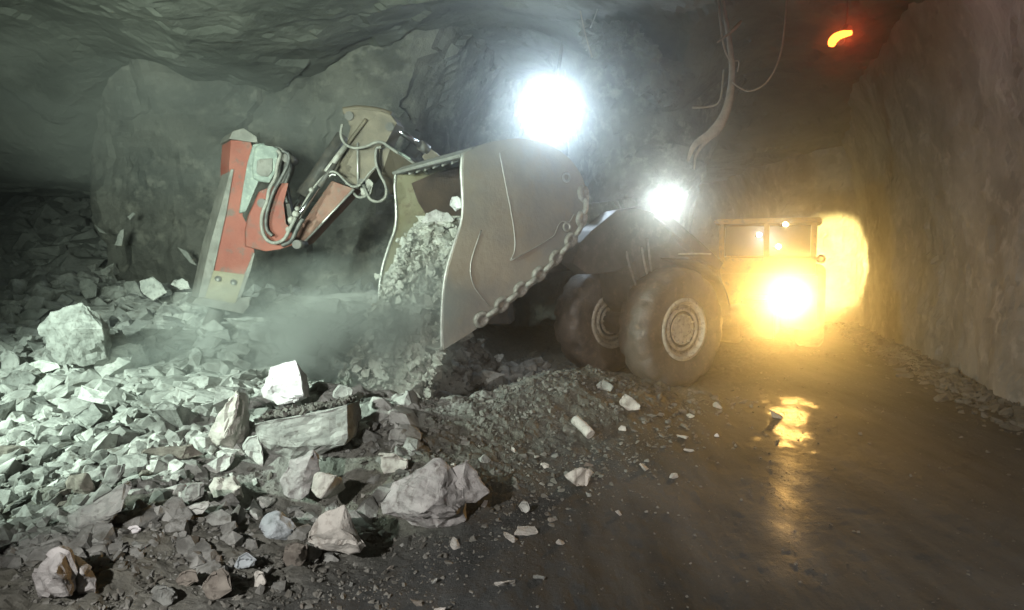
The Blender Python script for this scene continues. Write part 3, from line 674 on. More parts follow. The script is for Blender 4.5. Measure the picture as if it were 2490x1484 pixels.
# pale worn rim along the side-plate edges and lips
bm = bmesh.new(); add_tube(bm, smooth_path([profN[-1]] + sideN + [profN[0]], 4), .024, 8); link("side_edge", bm_mesh(bm, "side_edge"), M['edge'], bucket)
bm = bmesh.new(); add_tube(bm, [p + W for p in smooth_path([profN[-1]] + sideN + [profN[0]], 4)], .022, 8); link("side_edge", bm_mesh(bm, "side_edge"), M['edge'], bucket)
e0 = profN[0]; e1 = profN[2]
dirl = (e1-e0).normalized(); nl = LN.cross(dirl)
prism("cutting_lip", [e0-dirl*.04+nl*.03, e0+dirl*.42+nl*.035, e0+dirl*.42-nl*.03, e0-dirl*.04-nl*.01], W*1.02, M['edge'], bucket, .006)
tl = profN[-1]; t2 = profN[-2]; dt = (t2-tl).normalized(); nt_ = LN.cross(dt)
prism("top_lip", [tl-dt*.05+nt_*.02, tl+dt*.14+nt_*.02, tl+dt*.14-nt_*.02, tl-dt*.05-nt_*.02], W*1.01, M['edge'], bucket, .006)
prism("shade_sheet", [onplane(u, v, BF+.03) for u, v in ((1000,446),(1060,420),(1135,400),(1180,520),(1150,640),(1060,560),(1036,522),(1015,490))], LN*.015, M['inner_shade'], bucket, .004)  # dark sheet standing in for shade on the bucket's upper interior
# gussets under the top lip
for k in range(6):
    p = tl + W*(.22+.13*k) + dt*.16 - UP*.06
    bm = bmesh.new(); add_box(bm, p, dt*.07, W.normalized()*.02, UP*.045, .006); link("gusset", bm_mesh(bm, "gusset"), M['edge'], bucket)
# wear plate and its weld line on the near side
wp = [(1215,372),(1228,440),(1240,500),(1250,560),(1252,605),(1242,634),(1290,608),(1342,577),(1352,562),(1358,548),(1368,538),(1384,540),(1396,520),(1396,480),(1390,440),(1372,405),(1342,378),(1300,360),(1255,353)]
plate([onplane(u, v, BN+.036) for u, v in wp], LN*.014, M['bucket'], "wear_plate", bucket, .004)
bm = bmesh.new(); add_tube(bm, smooth_path([onplane(u, v, BN+.051) for u, v in wp[:6]], 4), .007, 6)
add_tube(bm, smooth_path([onplane(u, v, BN+.051) for u, v in wp[5:13]], 4), .007, 6)
add_tube(bm, smooth_path([onplane(u, v, BN+.04) for u, v in ((1170,560),(1145,640),(1150,690),(1175,728),(1192,745))], 4), .007, 6)
link("weld_bead", bm_mesh(bm, "weld_bead"), M['edge'], bucket)
for u, v in ((1375,432),(1376,552)):
    bm = bmesh.new(); p = onplane(u, v, BN+.05); add_tube(bm, [p + LN*.02 + (LH*math.cos(a)+UP*math.sin(a))*.05 for a in np.linspace(0, 2*math.pi, 15)], .016, 6, False)
    link("lifting_eye", bm_mesh(bm, "lifting_eye"), M['edge'], bucket)
# chain of welded links along the heel
def chain(pts, parent, nlinks, ln=.155, w=.066, r=.034):
    path = smooth_path(pts, 6); Ls = [0]
    for a, b in zip(path[:-1], path[1:]): Ls.append(Ls[-1]+(b-a).length)
    tot = Ls[-1]
    def at(s):
        s = min(max(s, 0), tot-1e-4)
        for i in range(len(path)-1):
            if Ls[i+1] >= s: return path[i].lerp(path[i+1], (s-Ls[i])/(Ls[i+1]-Ls[i])), (path[i+1]-path[i]).normalized()
    for i in range(nlinks):
        p, t = at(tot*(i+.5)/nlinks); half = tot/nlinks*.5*1.36
        side_ = LN if i % 2 else LN.cross(t).normalized()
        side_ = (side_ + (LN.cross(t).normalized() if i % 2 else LN)*.22).normalized()
        bm = bmesh.new(); ring = []
        for a in np.linspace(0, 2*math.pi, 21)[:-1]:
            ca, sa = math.cos(a), math.sin(a)
            ring.append(p + t*(math.copysign(abs(ca)**.75, ca)*(half-r)) + side_*(math.copysign(abs(sa)**.85, sa)*w))
        ring.append(ring[0]); add_tube(bm, ring, r, 7, False)
        link("chain_link", bm_mesh(bm, "chain_link"), M['chain'], parent)
ch = tube("heel_bar", [onplane(u, v, BN+.02) for u, v in ((1168,790),(1225,748),(1282,703),(1335,656),(1374,612),(1402,575),(1420,530),(1426,490),(1420,455))], .016, M['chain'], bucket, 6)
chain([onplane(u, v, BN+.05) for u, v in ((1158,786),(1215,745),(1275,697),(1330,650),(1370,606),(1398,570),(1415,530),(1420,490),(1416,455))], ch, 15)

# rest of the front frame, traced on lengthwise planes
def lp(name, pts, b0, b1, m, parent=loader, bev=.02):
    return prism(name, [onplane(u, v, b0) for u, v in pts], LN*(b1-b0), M[m], parent, bev)
lp("lift_arm", [(1392,640),(1412,590),(1440,560),(1500,512),(1545,505),(1600,520),(1640,560),(1625,590),(1560,610),(1540,640),(1500,660),(1430,668)], .55, .25, 'body')
o2 = [onplane(u, v, .55) for u, v in [(1392,640),(1412,590),(1440,560),(1500,512),(1545,505),(1600,520),(1640,560),(1625,590),(1560,610),(1540,640),(1500,660),(1430,668)]]
prism("lift_arm", [p - LN*.95 for p in o2], LN*-.28, M['body'], loader, .02)
lp("front_frame", [(1540,600),(1600,545),(1690,590),(1745,625),(1760,700),(1740,760),(1600,790),(1560,740)], .45, -.45, 'body')
lp("frame_cover", [(1598,528),(1625,520),(1700,585),(1760,640),(1750,660),(1690,615)], .6, -.6, 'body')
# z-bar and bucket cylinder between the arms
tube("tilt_cylinder", [L(1.0, 0, 2.25), L(-.9, 0, 1.9)], .11, M['dark'], loader, 14)
tube("tilt_rod", [L(2.0, 0, 2.35), L(1.0, 0, 2.25)], .055, M['chrome'], loader, 12)
p = onplane(1445, 535, .3); 
prism("tilt_lever", [onplane(u, v, .12) for u, v in ((1432,495),(1490,488),(1498,500),(1512,528),(1480,545),(1440,560),(1425,530))], LN*-.24, M['greenwhite'], loader, .015)
prism("hose_bracket", [onplane(u, v, .3) for u, v in ((1511,484),(1550,482),(1552,500),(1530,506),(1522,510))], LN*-.1, M['greenwhite'], loader, .008)
for (a, b) in (((1525,632),(1545,690)), ((1562,622),(1574,668)), ((1575,600),(1585,660))):
    tube("hydraulic_hose", [onplane(a[0], a[1]-20, .62), onplane(a[0]+2, a[1], .68), onplane(b[0], b[1], .66), onplane(b[0]+12, b[1]+28, .55)], .018, M['hosedust'], loader, 7)
# axle
tube("axle", [L(0, .8, .9), L(0, -.8, .9)], .2, M['dark'], loader, 16)
# wheels
def wheel(a, b, sgn, parent=loader, Rw=.905, wd=.52, frame=None):
    h, n, org = frame or (LH, LN, O)
    cen = org + h*a + n*b + UP*Rw
    wh = bpy.data.objects.new("wheel", None)
    prof = [(-.5,.50),(-.52,.60),(-.545,.70),(-.55,.80),(-.53,.875),(-.47,.93),(-.42,.965),(-.38,.985),(-.20,1.0),(0,1.003),(.20,1.0),(.38,.985),(.42,.965),(.47,.93),(.53,.875),(.55,.80),(.545,.70),(.52,.60),(.5,.50)]
    bm = bmesh.new(); seg = 96; rings = []
    for k in range(seg):
        th = 2*math.pi*k/seg; e = h*math.cos(th) + UP*math.sin(th); r_ = []
        for (s_, q) in prof:
            qq = q
            lug = (k % 8) < 2
            if lug and abs(s_) > .36 and q > .88: qq -= .05
            if abs(abs(s_)-.36) < .03 : qq -= .0
            qq += .006*math.sin(k*1.7+s_*9)
            r_.append(bm.verts.new(cen + e*Rw*qq + n*(s_*wd*sgn)))
        rings.append(r_)
    for k in range(seg):
        a_, b_ = rings[k], rings[(k+1) % seg]
        for i in range(len(prof)-1):
            f = bm.faces.new((a_[i], a_[i+1], b_[i+1], b_[i])); f.smooth = True
    tyre = link("wheel", bm_mesh(bm, "wheel"), M['tyre'], parent)
    # rim: dished rings
    rp = [(.50,.52),(.53,.49),(.535,.46),(.50,.445),(.44,.43),(.40,.40),(.40,.355),(.45,.345),(.46,.315),(.42,.30),(.34,.29),(.36,.26),(.43,.25),(.45,.20),(.455,.10),(.455,.0)]
    bm = bmesh.new(); rings = []; seg = 64
    for k in range(seg):
        th = 2*math.pi*k/seg; e = h*math.cos(th) + UP*math.sin(th)
        rings.append([bm.verts.new(cen + e*Rw*max(q, .002) + n*(s_*wd*sgn)) for (s_, q) in rp])
    for k in range(seg):
        a_, b_ = rings[k], rings[(k+1) % seg]
        for i in range(len(rp)-1): f = bm.faces.new((a_[i], a_[i+1], b_[i+1], b_[i]))
    for k in range(12):
        th = 2*math.pi*k/12; e = h*math.cos(th) + UP*math.sin(th)
        add_tube(bm, [cen + e*Rw*.225 + n*(.44*wd*sgn), cen + e*Rw*.225 + n*(.50*wd*sgn)], .018, 6)
    link("rim", bm_mesh(bm, "rim"), M['rim'], tyre)
    bm = bmesh.new()
    for s_ in (-.5, .5):
        pass
    add_tube(bm, [cen - n*(.47*wd), cen + n*(.40*wd*1)], Rw*.50, 32); link("hub", bm_mesh(bm, "hub"), M['dark'], tyre)
    return tyre
wheel(0, 1.05-.26, 1); wheel(0, -(1.05-.26), 1)
# fender over the near wheel
bm = bmesh.new(); fa = []
wc = L(0, .79, .905)
for th in np.linspace(R(150), R(65), 14):
    pass
arc = [wc + (LH*math.cos(th) + UP*math.sin(th))*1.03 for th in np.linspace(R(95), R(172), 14)]
arc2 = [wc + (LH*math.cos(th) + UP*math.sin(th))*1.06 for th in np.linspace(R(172), R(95), 14)]
add_prism(bm, [p + LN*.24 for p in arc+arc2], LN*-.62, 0); link("fender", bm_mesh(bm, "fender"), M['body'], loader)
tube("hand_rail", [onplane(1650, 618, .6), onplane(1700, 617, .6), onplane(1728, 618, .6)], .014, M['edge'], loader, 6)
tube("hand_rail", [onplane(1655, 632, .6), onplane(1675, 632, .6), onplane(1682, 650, .6)], .014, M['edge'], loader, 6)

# rear frame, articulated away from the camera
HH = Vector((-.42, -.91, 0)).normalized(); HN = Vector((.91, -.42, 0)).normalized()
RO = PX(1858, 700, 13.1); RO.z = 0
def Q(a, b, z): return RO + HH*a + HN*b + UP*z
def obox(name, a0, a1, b0, b1, z0, z1, m, parent=loader, bev=.03):
    bm = bmesh.new(); add_box(bm, Q((a0+a1)/2, (b0+b1)/2, (z0+z1)/2), HH*((a1-a0)/2), HN*((b1-b0)/2), UP*((z1-z0)/2), bev)
    return link(name, bm_mesh(bm, name), m, parent)
obox("rear_frame", -3.6, -.1, -.95, .95, .55, 1.62, M['yellow'])
obox("articulation_joint", -.2, 1.3, -.3, .3, .5, 1.2, M['dark'])
tube("articulation_joint", [L(-.6, 0, .9), L(-1.6, -.1, .9), Q(.9, 0, .9)], .22, M['dark'], loader, 14, 4)
obox("engine_cover", -3.5, -1.7, -.9, .9, 1.62, 2.0, M['yellow'])
cabp = obox("cab", -1.6, -.2, -.9, .9, 1.6, 1.95, M['yellow'])
for a_ in (-1.55, -.3):
    for b_ in (-.86, .0, .86):
        obox("cab_pillar", a_-.05, a_+.05, b_-.05, b_+.05, 1.93, 2.62, M['yellow'], cabp, .015)
obox("cab_roof", -1.75, -.1, -1.0, 1.0, 2.62, 2.72, M['yellow'], cabp, .03)
obox("cab_window", -.36, -.34, .05, .80, 1.98, 2.58, M['glass'], cabp, .003)
obox("cab_window", -.36, -.34, -.80, -.06, 1.98, 2.58, M['glass'], cabp, .003)
wheel(-1.9, .82, 1, frame=(HH, HN, RO)); wheel(-1.9, -.82, 1, frame=(HH, HN, RO))

# ---- lamps of the loader
def lamp_head(name, pos, aim, r, col, emis, power, parent=None, label=None, cat=None, angle=150, body='dark', lr=None, blend=.6):
    """round lamp: can, bezel, glowing lens, and the light it gives"""
    aim = Vector(aim).normalized(); pos = Vector(pos)
    if parent is None:
        root = empty(name, tuple(pos), label, cat)
        bm = bmesh.new(); add_tube(bm, [pos - aim*r*1.3, pos - aim*r*.7, pos - aim*.02], [r*.55, r*1.0, r*1.08], 24); link("housing", bm_mesh(bm, "housing"), M[body], root); body_o = root
    else:
        bm = bmesh.new(); add_tube(bm, [pos - aim*r*1.3, pos - aim*r*.7, pos - aim*.02], [r*.55, r*1.0, r*1.08], 24)
        body_o = link(name, bm_mesh(bm, name), M[body], parent)
    bm = bmesh.new(); rings = []
    up = Vector((0, 0, 1)); x = up.cross(aim).normalized(); y = aim.cross(x)
    add_tube(bm, [pos, pos + aim*r*.16, pos + aim*r*.26], [r, r*.8, r*.35], 24)
    link("lens", bm_mesh(bm, "lens"), emit(name+"_glow", col, emis), body_o)
    l = bpy.data.lights.new(name+"_light", 'SPOT' if angle < 180 else 'POINT'); l.energy = power; l.color = col; l.shadow_soft_size = lr or r
    if angle < 180: l.spot_size = R(angle); l.spot_blend = blend
    lo = bpy.data.objects.new(name+"_light", l); C.objects.link(lo)
    lo.location = pos + aim*(r*.4+(lr or r)); lo.rotation_euler = aim.to_track_quat('-Z', 'Y').to_euler()
    return body_o
def toward_cam(p, dx=0, dz=0): return (Vector((dx, 0, CAMH+dz)) - Vector(p))
YEL = (1.0, .55, .14)
hp = PX(1918, 725, 12.2)
lamp_head("headlamp", hp, toward_cam(hp, -1), .24, YEL, 60, 1450, loader, lr=.12, body='dark', angle=70, blend=1)
tube("lamp_stalk", [hp + HH*-.1, hp + HH*-.3 + UP*-.05, Q(-.2, .3, 1.2)], .04, M['dark'], loader, 8)
wl = PX(1622, 494, 11.2)
lamp_head("work_lamp", wl, toward_cam(wl), .20, (.92, 1.0, .97), 60, 80, loader, lr=.12, angle=90, blend=.9)
tube("lamp_post", [wl + Vector((.05,.12,-.05)), wl + Vector((.1,.2,-.3)), L(-.3, 0, 1.9)], .035, M['dark'], loader, 8)
# small cab lamps
for (u, v) in ((1846, 571), (1910, 546), (1893, 600)):
    p = PX(u, v, 12.6); lamp_head("cab_lamp", p, toward_cam(p), .042, (1.0, .86, .60), 40, 6, loader, lr=.04)
    tube("lamp_bracket", [p + Vector((.02, .06, 0)), p + Vector((.06, .35, -.02))], .015, M['dark'], loader, 6)
# rear lamps light the tunnel behind
rl = Q(-3.8, 1.0, 1.9)
lamp_head("tail_lamp", rl, PX(2034, 640, 20) - rl, .10, (1.0, .80, .28), 40, 5200, loader, angle=44, lr=.08, blend=.5)

# ------------------------------------------------------------------ MUCK falling from the bucket
sec = [(1035,1120,525,9.1,.30),(1008,1122,560,8.95,.42),(994,1108,610,8.8,.50),(972,1090,665,8.65,.52),(952,1082,715,8.5,.50),(924,1078,775,8.4,.45),(892,1072,840,8.3,.42),(862,1056,900,8.25,.42),(840,1036,965,8.2,.45),(828,1016,1040,8.2,.5),(820,1005,1110,8.2,.55)]
sv = np.array([s[2] for s in sec]); nv, na = 150, 120
vv = np.linspace(sv[0], sv[-1], nv)
ul, ur, dp, dr = [np.interp(vv, sv, [s[k] for s in sec]) for k in (0, 1, 3, 4)]
P3 = np.zeros((nv, na+1, 3))
for i in range(nv):
    for j in range(na+1):
        th = 2*math.pi*j/na
        p = PX((ul[i]+ur[i])/2 + (ur[i]-ul[i])/2*math.cos(th), vv[i], dp[i] + dr[i]*math.sin(th)); P3[i, j] = p
cen = P3.mean(axis=1, keepdims=True); rad = P3-cen; rl_ = np.linalg.norm(rad, axis=2, keepdims=True)+1e-6; rad /= rl_
X_, Y_, Z_ = P3[..., 0], P3[..., 1], P3[..., 2]
dsp = .10*fbm(X_*2.2, Y_*2.2, Z_*1.2, 4, 300, True) + .12*cellfacet(X_, Y_, Z_*.7, .14, 310) + .10*cellfacet(X_, Y_, Z_*.7, .30, 320)
taper = 1 - .55*np.clip((np.arange(nv)-6)/-6, 0, 1)[:, None]
P3 = P3 + rad*dsp[..., None]*1.0; 
fm = link("falling_rock", grid_mesh("falling_rock", P3), M['flow']); tag(fm, "grey mass of broken rock pouring out of the bucket into the pit", "falling rock", kind='stuff')
# loose chunks in the air around the stream
rs = np.random.RandomState(5); bm = bmesh.new()
for k in range(1700):
    t_ = rs.rand(); v = 560 + (1060-560)*t_; i = int(np.clip((v-sv[0])/(sv[-1]-sv[0])*(nv-1), 0, nv-1))
    side_ = rs.rand() < .5; w_ = (ur[i]-ul[i])
    u = ul[i] + w_*rs.rand() if rs.rand() < .55 else (ul[i] - abs(rs.normal(0, 10+18*t_)) if rs.rand() < .72 else min(ur[i] + rs.normal(0, 4), 1400))
    d_ = dp[i] - dr[i]*rs.uniform(.75, 1.25); p = PX(u, v, d_); s = .012*math.exp(rs.rand()**2*1.9)
    pts = [bm.verts.new(p + Vector(rs.normal(0, 1, 3)).normalized()*s*(1, 1, 1.3)[q % 3]) for q in range(8)]
    bmesh.ops.convex_hull(bm, input=pts)
bmesh.ops.delete(bm, geom=[v for v in bm.verts if not v.link_faces], context='VERTS')
tag(link("flying_stones", bm_mesh(bm, "flying_stones"), M['flow']), "loose stones dropping through the dust below the bucket", "falling stones", kind='stuff')
o = traced_rock([[(1090,500),(1098,478),(1112,474),(1126,484),(1128,505),(1108,518)]], 8.75, .25, M['white'], "small white rock caught inside the bucket mouth against its near side", seed=60)
o = traced_rock([[(1024,540),(1036,518),(1060,508),(1090,518),(1105,535),(1080,560),(1040,565)]], 8.6, .4, M['pink'], "dull grey rock on top of the load in the bucket mouth", seed=61)

# ------------------------------------------------------------------ ROCK BREAKER
DB = 9.3
br = empty("rock_breaker", tuple(PX(1150, 700, 11.8)*1.0), "red hydraulic rock breaker hammer hanging from a brown jointed boom", "rock breaker")
def q1(pts, d): return [PX(*c1(p[0], p[1]), d + (p[2] if len(p) > 2 else 0)) for p in pts]
def bp_(name, pts, d, ext, m, parent=br, bev=.012): return prism(name, q1(pts, d), ext, M[m], parent, bev)
EX = Vector((-.30, .42, 0))
hm = bp_("hammer", [(372,282),(500,292),(512,330),(478,560),(440,770),(500,860),(525,1005),(505,1085),(470,1170),(250,1150),(290,960),(335,760),(372,560),(362,440)], 9.0, EX, 'red')
hm['label'] = "red hammer housing with worn grey edges"
bp_("hammer_cap", [(358,275),(385,225),(455,205),(540,262),(545,300),(500,296),(430,285)], 8.97, EX*1.05, 'dim_steel', hm)
# side cheek plate: grey, slightly proud on the left
prism("side_rail", q1([(372,470),(392,470),(345,740),(262,1120),(205,1300),(160,1310),(238,960),(312,700)], 8.985), EX*1.02, M['dim_steel'], hm, .01)
prism("side_rail", q1([(520,1010),(528,1010),(500,1120),(420,1350),(398,1345),(470,1130)], 8.98), EX*1.0, M['dim_steel'], hm, .008)
bp_("lower_housing", [(250,1120),(475,1150),(405,1345),(200,1310)], 8.99, EX*1.0, 'ochre', hm)
bp_("hammer_foot", [(150,1300),(200,1298),(405,1340),(420,1300),(498,1290),(492,1350),(450,1402),(120,1335)], 8.96, EX*.95, 'dim_steel', hm)
for (x, y) in ((286, 1175), (386, 1198)):
    p = PX(*c1(x, y), 8.975); bm = bmesh.new(); add_tube(bm, [p, p + Vector((.02, -.03, 0))], .038, 14); link("retaining_pin", bm_mesh(bm, "retaining_pin"), M['dark'], hm)
    bm = bmesh.new(); add_tube(bm, [p + Vector((.012, -.03, -.012)), p + Vector((.022, -.045, -.012))], .018, 10); link("pin_head", bm_mesh(bm, "pin_head"), M['edge'], hm)
tip = [PX(*c1(285, 1370), 9.2), PX(*c1(240, 1480), 9.2), PX(*c1(205, 1570), 9.2)]
tube("chisel", tip, [.11, .11, .085], M['dark'], hm, 16)
bp_("bracket", [(560,610),(625,588),(700,560),(745,560),(705,690),(722,825),(765,850),(770,960),(690,985),(600,1000),(470,968),(468,860),(490,770)], 8.93, (-.05, .08, 0), 'red', hm)
prism("bracket", q1([(560,610),(625,588),(700,560),(745,560),(705,690),(722,825),(765,850),(770,960),(690,985),(600,1000),(470,968),(468,860),(490,770)], 9.28), (-.03, .06, 0), M['red'], hm, .01)
bp_("cover_plate", [(515,310),(590,300),(570,500),(545,560),(470,745),(425,755),(450,600),(480,430)], 8.965, (-.02, .04, 0), 'greenwhite', hm)
bp_("accumulator_cover", [(525,330),(560,300),(600,320),(640,335),(675,330),(672,400),(655,500),(620,560),(560,552),(515,530),(505,450)], 8.90, (-.03, .10, 0), 'greenwhite', hm, .02)
bp_("accumulator_cover", [(540,420),(560,405),(640,400),(640,480),(612,520),(560,515),(535,490)], 8.888, (-.0, .015, 0), 'dim_steel', hm, .01)
# dark linkage body behind the hoses
bp_("linkage", [(640,350),(740,345),(770,400),(760,480),(720,560),(740,640),(770,780),(740,860),(690,800),(680,640),(640,520)], 9.05, (-.05, .28, 0), 'dark', hm)
for (x, y) in ((575,690), (800,955), (735,400)):
    p = PX(*c1(x, y), 8.90); bm = bmesh.new(); add_tube(bm, [p + Vector((0, .3, 0)), p - Vector((0, .03, 0))], .06, 14); link("pivot_pin", bm_mesh(bm, "pivot_pin"), M['dark'], hm)
# stick (dipper): hollow-looking box beam
stick = bp_("stick", [(1020,545),(1160,595),(1000,765),(840,940),(795,965),(778,900),(900,720)], 9.2, (.05, .34, 0), 'redbrown')
tube("edge_highlight", [PX(*c1(1164, 600), 9.19), PX(*c1(842, 944), 9.19)], .016, M['edge'], stick, 6)  # pale tube standing in for the highlight along the stick's edge
elb = bp_("elbow", [(1090,95),(1200,80),(1330,95),(1400,120),(1442,175),(1405,235),(1372,300),(1305,330),(1312,460),(1250,540),(1190,598),(1100,520),(1035,482),(1110,330),(1150,200)], 9.35, (.05, .36, 0), 'boom')
tube("rib", [PX(*c1(1245, 150), 9.33), PX(*c1(1110, 330), 9.3), PX(*c1(1040, 440), 9.25)], .028, M['boom'], elb, 6)
tube("rib", [PX(*c1(1188, 300), 9.33), PX(*c1(1190, 590), 9.3)], .015, M['edge'], elb, 6)
tube("cap_plate", [PX(*c1(1095, 95), 9.5), PX(*c1(1200, 82), 9.5), PX(*c1(1330, 98), 9.5), PX(*c1(1405, 125), 9.5)], .05, M['boom'], elb, 8)
for (x, y) in ((1395, 200), (1215, 560), (1135, 130)):
    p = PX(*c1(x, y), 9.33); bm = bmesh.new(); add_tube(bm, [p + Vector((0, .4, 0)), p - Vector((0, .03, 0))], .06, 14); link("pivot_pin", bm_mesh(bm, "pivot_pin"), M['dark'], elb)
# main boom going back behind the bucket
mb = prism("main_boom", [PX(*c1(1310, 320), 9.45), PX(*c1(1400, 330), 9.45), PX(*c1(1600, 450), 9.9), PX(1100, 470, 10.5), PX(1190, 600, 11.2), PX(1110, 640, 11.2), PX(1010, 500, 10.3), PX(*c1(1455, 560), 9.8), PX(*c1(1400, 630), 9.65), PX(*c1(1345, 500), 9.5)], (.08, .38, 0), M['boom'], br, 0)
prism("pedestal", [PX(1080, 600, 11.3), PX(1210, 600, 11.3), PX(1240, 790, 11.3), PX(1060, 790, 11.3)], (.1, .8, 0), M['dark'], br, .03)
# cylinders
def cyl(name, a, b, r, rr, split, parent):
    a, b = Vector(a), Vector(b); m_ = a.lerp(b, split)
    c_ = tube(name, [a, m_], r, M['dark'], parent, 16, 0); tube("piston_rod", [m_, b], rr, M['chrome'], c_, 12, 0)
    return c_
cyl("cylinder", PX(*c1(1640, 350), 9.95), PX(*c1(1425, 205), 9.6), .075, .045, .25, br)
tube("boom_pipe", [PX(*c1(1430, 350), 9.4), PX(*c1(1560, 440), 9.55), PX(*c1(1640, 500), 9.7)], .018, M['edge'], mb, 6)
prism("cylinder_clevis", q1([(1600,390),(1640,330),(1690,360),(1720,395),(1640,440)], 9.9), (.02, .15, 0), M['boom'], br, .01)
cyl("cylinder", PX(*c1(1095, 260), 9.7), PX(*c1(735, 800), 9.4), .10, .05, .72, br)
cyl("cylinder", PX(*c1(1040, 440), 9.12), PX(*c1(750, 850), 8.95), .035, .028, .35, br)
tube("link_bar", [PX(*c1(1120, 310), 9.25), PX(*c1(985, 490), 9.15)], .04, M['dust_steel'], br, 8)
tube("link_bar", [PX(*c1(1085, 300), 9.6), PX(*c1(800, 620), 9.45)], .03, M['dark'], br, 8)
# valve fittings at the stick foot
for (x, y, r_) in ((790,760,.05),(765,800,.055),(745,860,.045),(890,605,.035),(800,725,.035)):
    p = PX(*c1(x, y), 8.93); bm = bmesh.new(); bmesh.ops.create_icosphere(bm, subdivisions=2, radius=r_, matrix=Matrix.Translation(p))
    link("hose_fitting", bm_mesh(bm, "hose_fitting"), M['dust_steel'], br)
def hose(pts, d, r, m='hosedust', parent=br): return tube("hydraulic_hose", [PX(*c1(p[0], p[1]), d + (p[2] if len(p) > 2 else 0)) for p in pts], r, M[m], parent, 8)
hose([(672,350),(690,380),(672,440),(660,520),(620,600),(605,680),(575,760),(572,850),(600,920),(650,945),(710,925),(745,870),(790,780)], 8.84, .024)
hose([(700,350),(745,380),(735,450),(690,540),(655,600),(625,680),(600,780),(605,860),(640,900)], 8.86, .024, 'hose')
hose([(640,330),(700,345),(750,410),(745,500),(712,600),(735,690)], 8.98, .024, 'hose')
hose([(790,790),(850,680),(930,560),(1010,490),(1060,500),(1110,550),(1160,585),(1210,570)], 9.08, .016)
hose([(800,810),(870,700),(945,580),(1015,510),(1050,510)], 9.10, .014, 'edge')
hose([(700,960),(760,930),(810,830),(840,790)], 8.9, .03, 'hose')
hose([(1090,180),(1080,250),(1110,310),(1170,335),(1240,325),(1300,300),(1350,300),(1400,335),(1450,370)], 9.2, .02)
hose([(1340,330),(1310,340),(1305,420),(1330,500),(1365,570),(1370,640),(1330,678),(1270,665),(1235,600),(1225,570)], 9.22, .02)
hose([(1310,450),(1260,500),(1230,540),(1180,580),(1110,560)], 9.22, .014)
hose([(1150,610),(1190,650),(1240,640),(1270,580)], 9.3, .02)
hose([(1370,320),(1450,360),(1530,410)], 9.38, .02, 'greenwhite')
bp_("hose_clamp", [(1200,560),(1260,530),(1290,560),(1270,640),(1210,640)], 9.3, (0, .1, 0), 'dust_steel', elb)

# ------------------------------------------------------------------ BIG LAMP on the cave roof
bl = PX(1338, 268, 13.0)
lamp_head("flood_lamp", bl, toward_cam(bl, 0, -.5), .42, (.70, .86, 1.0), 60, 340, None, "large round flood lamp glaring blue white beneath the mine roof", "flood lamp", lr=.25, angle=90, blend=1.0)
fl = bpy.data.objects["flood_lamp"]
tube("lamp_bracket", [bl + Vector((0, .3, .1)), bl + Vector((.15, .5, .7)), bl + Vector((.3, .8, 1.6))], .04, M['dark'], fl, 8)
# red beacon
rb = PX(2046, 96, 9.0)
root = empty("red_beacon", tuple(rb), "small glowing red orange beacon lamp under the roof at upper right", "beacon lamp")
bm = bmesh.new(); a0 = PX(2022, 112, 9.0); a1 = PX(2034, 92, 9.0); a2 = PX(2066, 76, 9.0)
add_tube(bm, smooth_path([a0, PX(2026, 98, 9.0), PX(2042, 86, 9.0), PX(2070, 80, 9.0)], 5), [.035,.045,.05,.052,.054,.056,.058,.058,.056,.052,.05,.048,.045,.04,.035,.03], 10)
link("lens", bm_mesh(bm, "lens"), emit("beacon_glow", (1.0, .20, .02), 9), root)
bm = bmesh.new(); add_tube(bm, [PX(2040, 100, 9.08), PX(2060, 70, 9.2)], .07, 14); link("housing", bm_mesh(bm, "housing"), M['dark'], root)
tube("lamp_bracket", [PX(2052, 82, 9.15), PX(2060, 30, 9.2), PX(2060, -60, 9.3)], .012, M['dark'], root, 6)
l = bpy.data.lights.new("beacon_light", 'POINT'); l.energy = 8; l.color = (1, .06, .02); l.shadow_soft_size = .08
lo = bpy.data.objects.new("beacon_light", l); C.objects.link(lo); lo.location = rb - Vector((0, .18, 0))

# ------------------------------------------------------------------ hanging cables
cb = empty("hanging_cable", tuple(PX(1755, -40, 10.2)), "thick frayed cable bundle hanging from the roof, splitting at its lower end", "cable")
tube("cable_core", [PX(1748,-60,10.2), PX(1760,20,10.2), PX(1772,90,10.2), PX(1780,180,10.2), PX(1768,262,10.15), PX(1738,318,10.1), PX(1690,352,10.1), PX(1672,392,10.1)], [.025,.028,.035,.045,.06,.085,.045,.02], M['cable'], cb, 8)
tube("cable_strand", [PX(1745,320,10.1), PX(1712,350,10.08), PX(1692,380,10.05), PX(1688,412,10.05)], [.04,.03,.02,.012], M['cable'], cb, 6)
tube("cable_strand", [PX(1742,-60,10.25), PX(1752,60,10.22), PX(1762,120,10.2), PX(1776,150,10.2)], .016, M['cable'], cb, 6)
tube("cable_strand", [PX(1744,104,10.1), PX(1765,88,10.1), PX(1790,66,10.15), PX(1802,52,10.2)], [.012,.02,.03,.02], M['cable'], cb, 6)
tube("cable_strand", [PX(1780,150,10.2), PX(1796,150,10.2), PX(1794,175,10.2)], .01, M['cable'], cb, 6)
tube("cable_strand", [PX(1684,262,10.3), PX(1720,260,10.3), PX(1750,245,10.3), PX(1760,170,10.3)], .016, M['cable'], cb, 6)
o = tube("loop_cable", [PX(1780,200,10.1), PX(1800,215,10.0), PX(1822,222,9.9), PX(1850,212,9.85), PX(1872,190,9.8), PX(1892,150,9.8), PX(1905,90,9.9), PX(1915,-30,10)], .012, M['cable'], None, 6); tag(o, "thin looped wire drooping to the right of the frayed cable bundle", "wire")
o = tube("roof_wire", [PX(1405,-30,11.5), PX(1412,30,11.4), PX(1425,90,11.3), PX(1440,140,11.3)], .012, M['cable'], None, 6); tag(o, "thin wire against the hanging rock brow left of the frayed cable bundle", "wire")
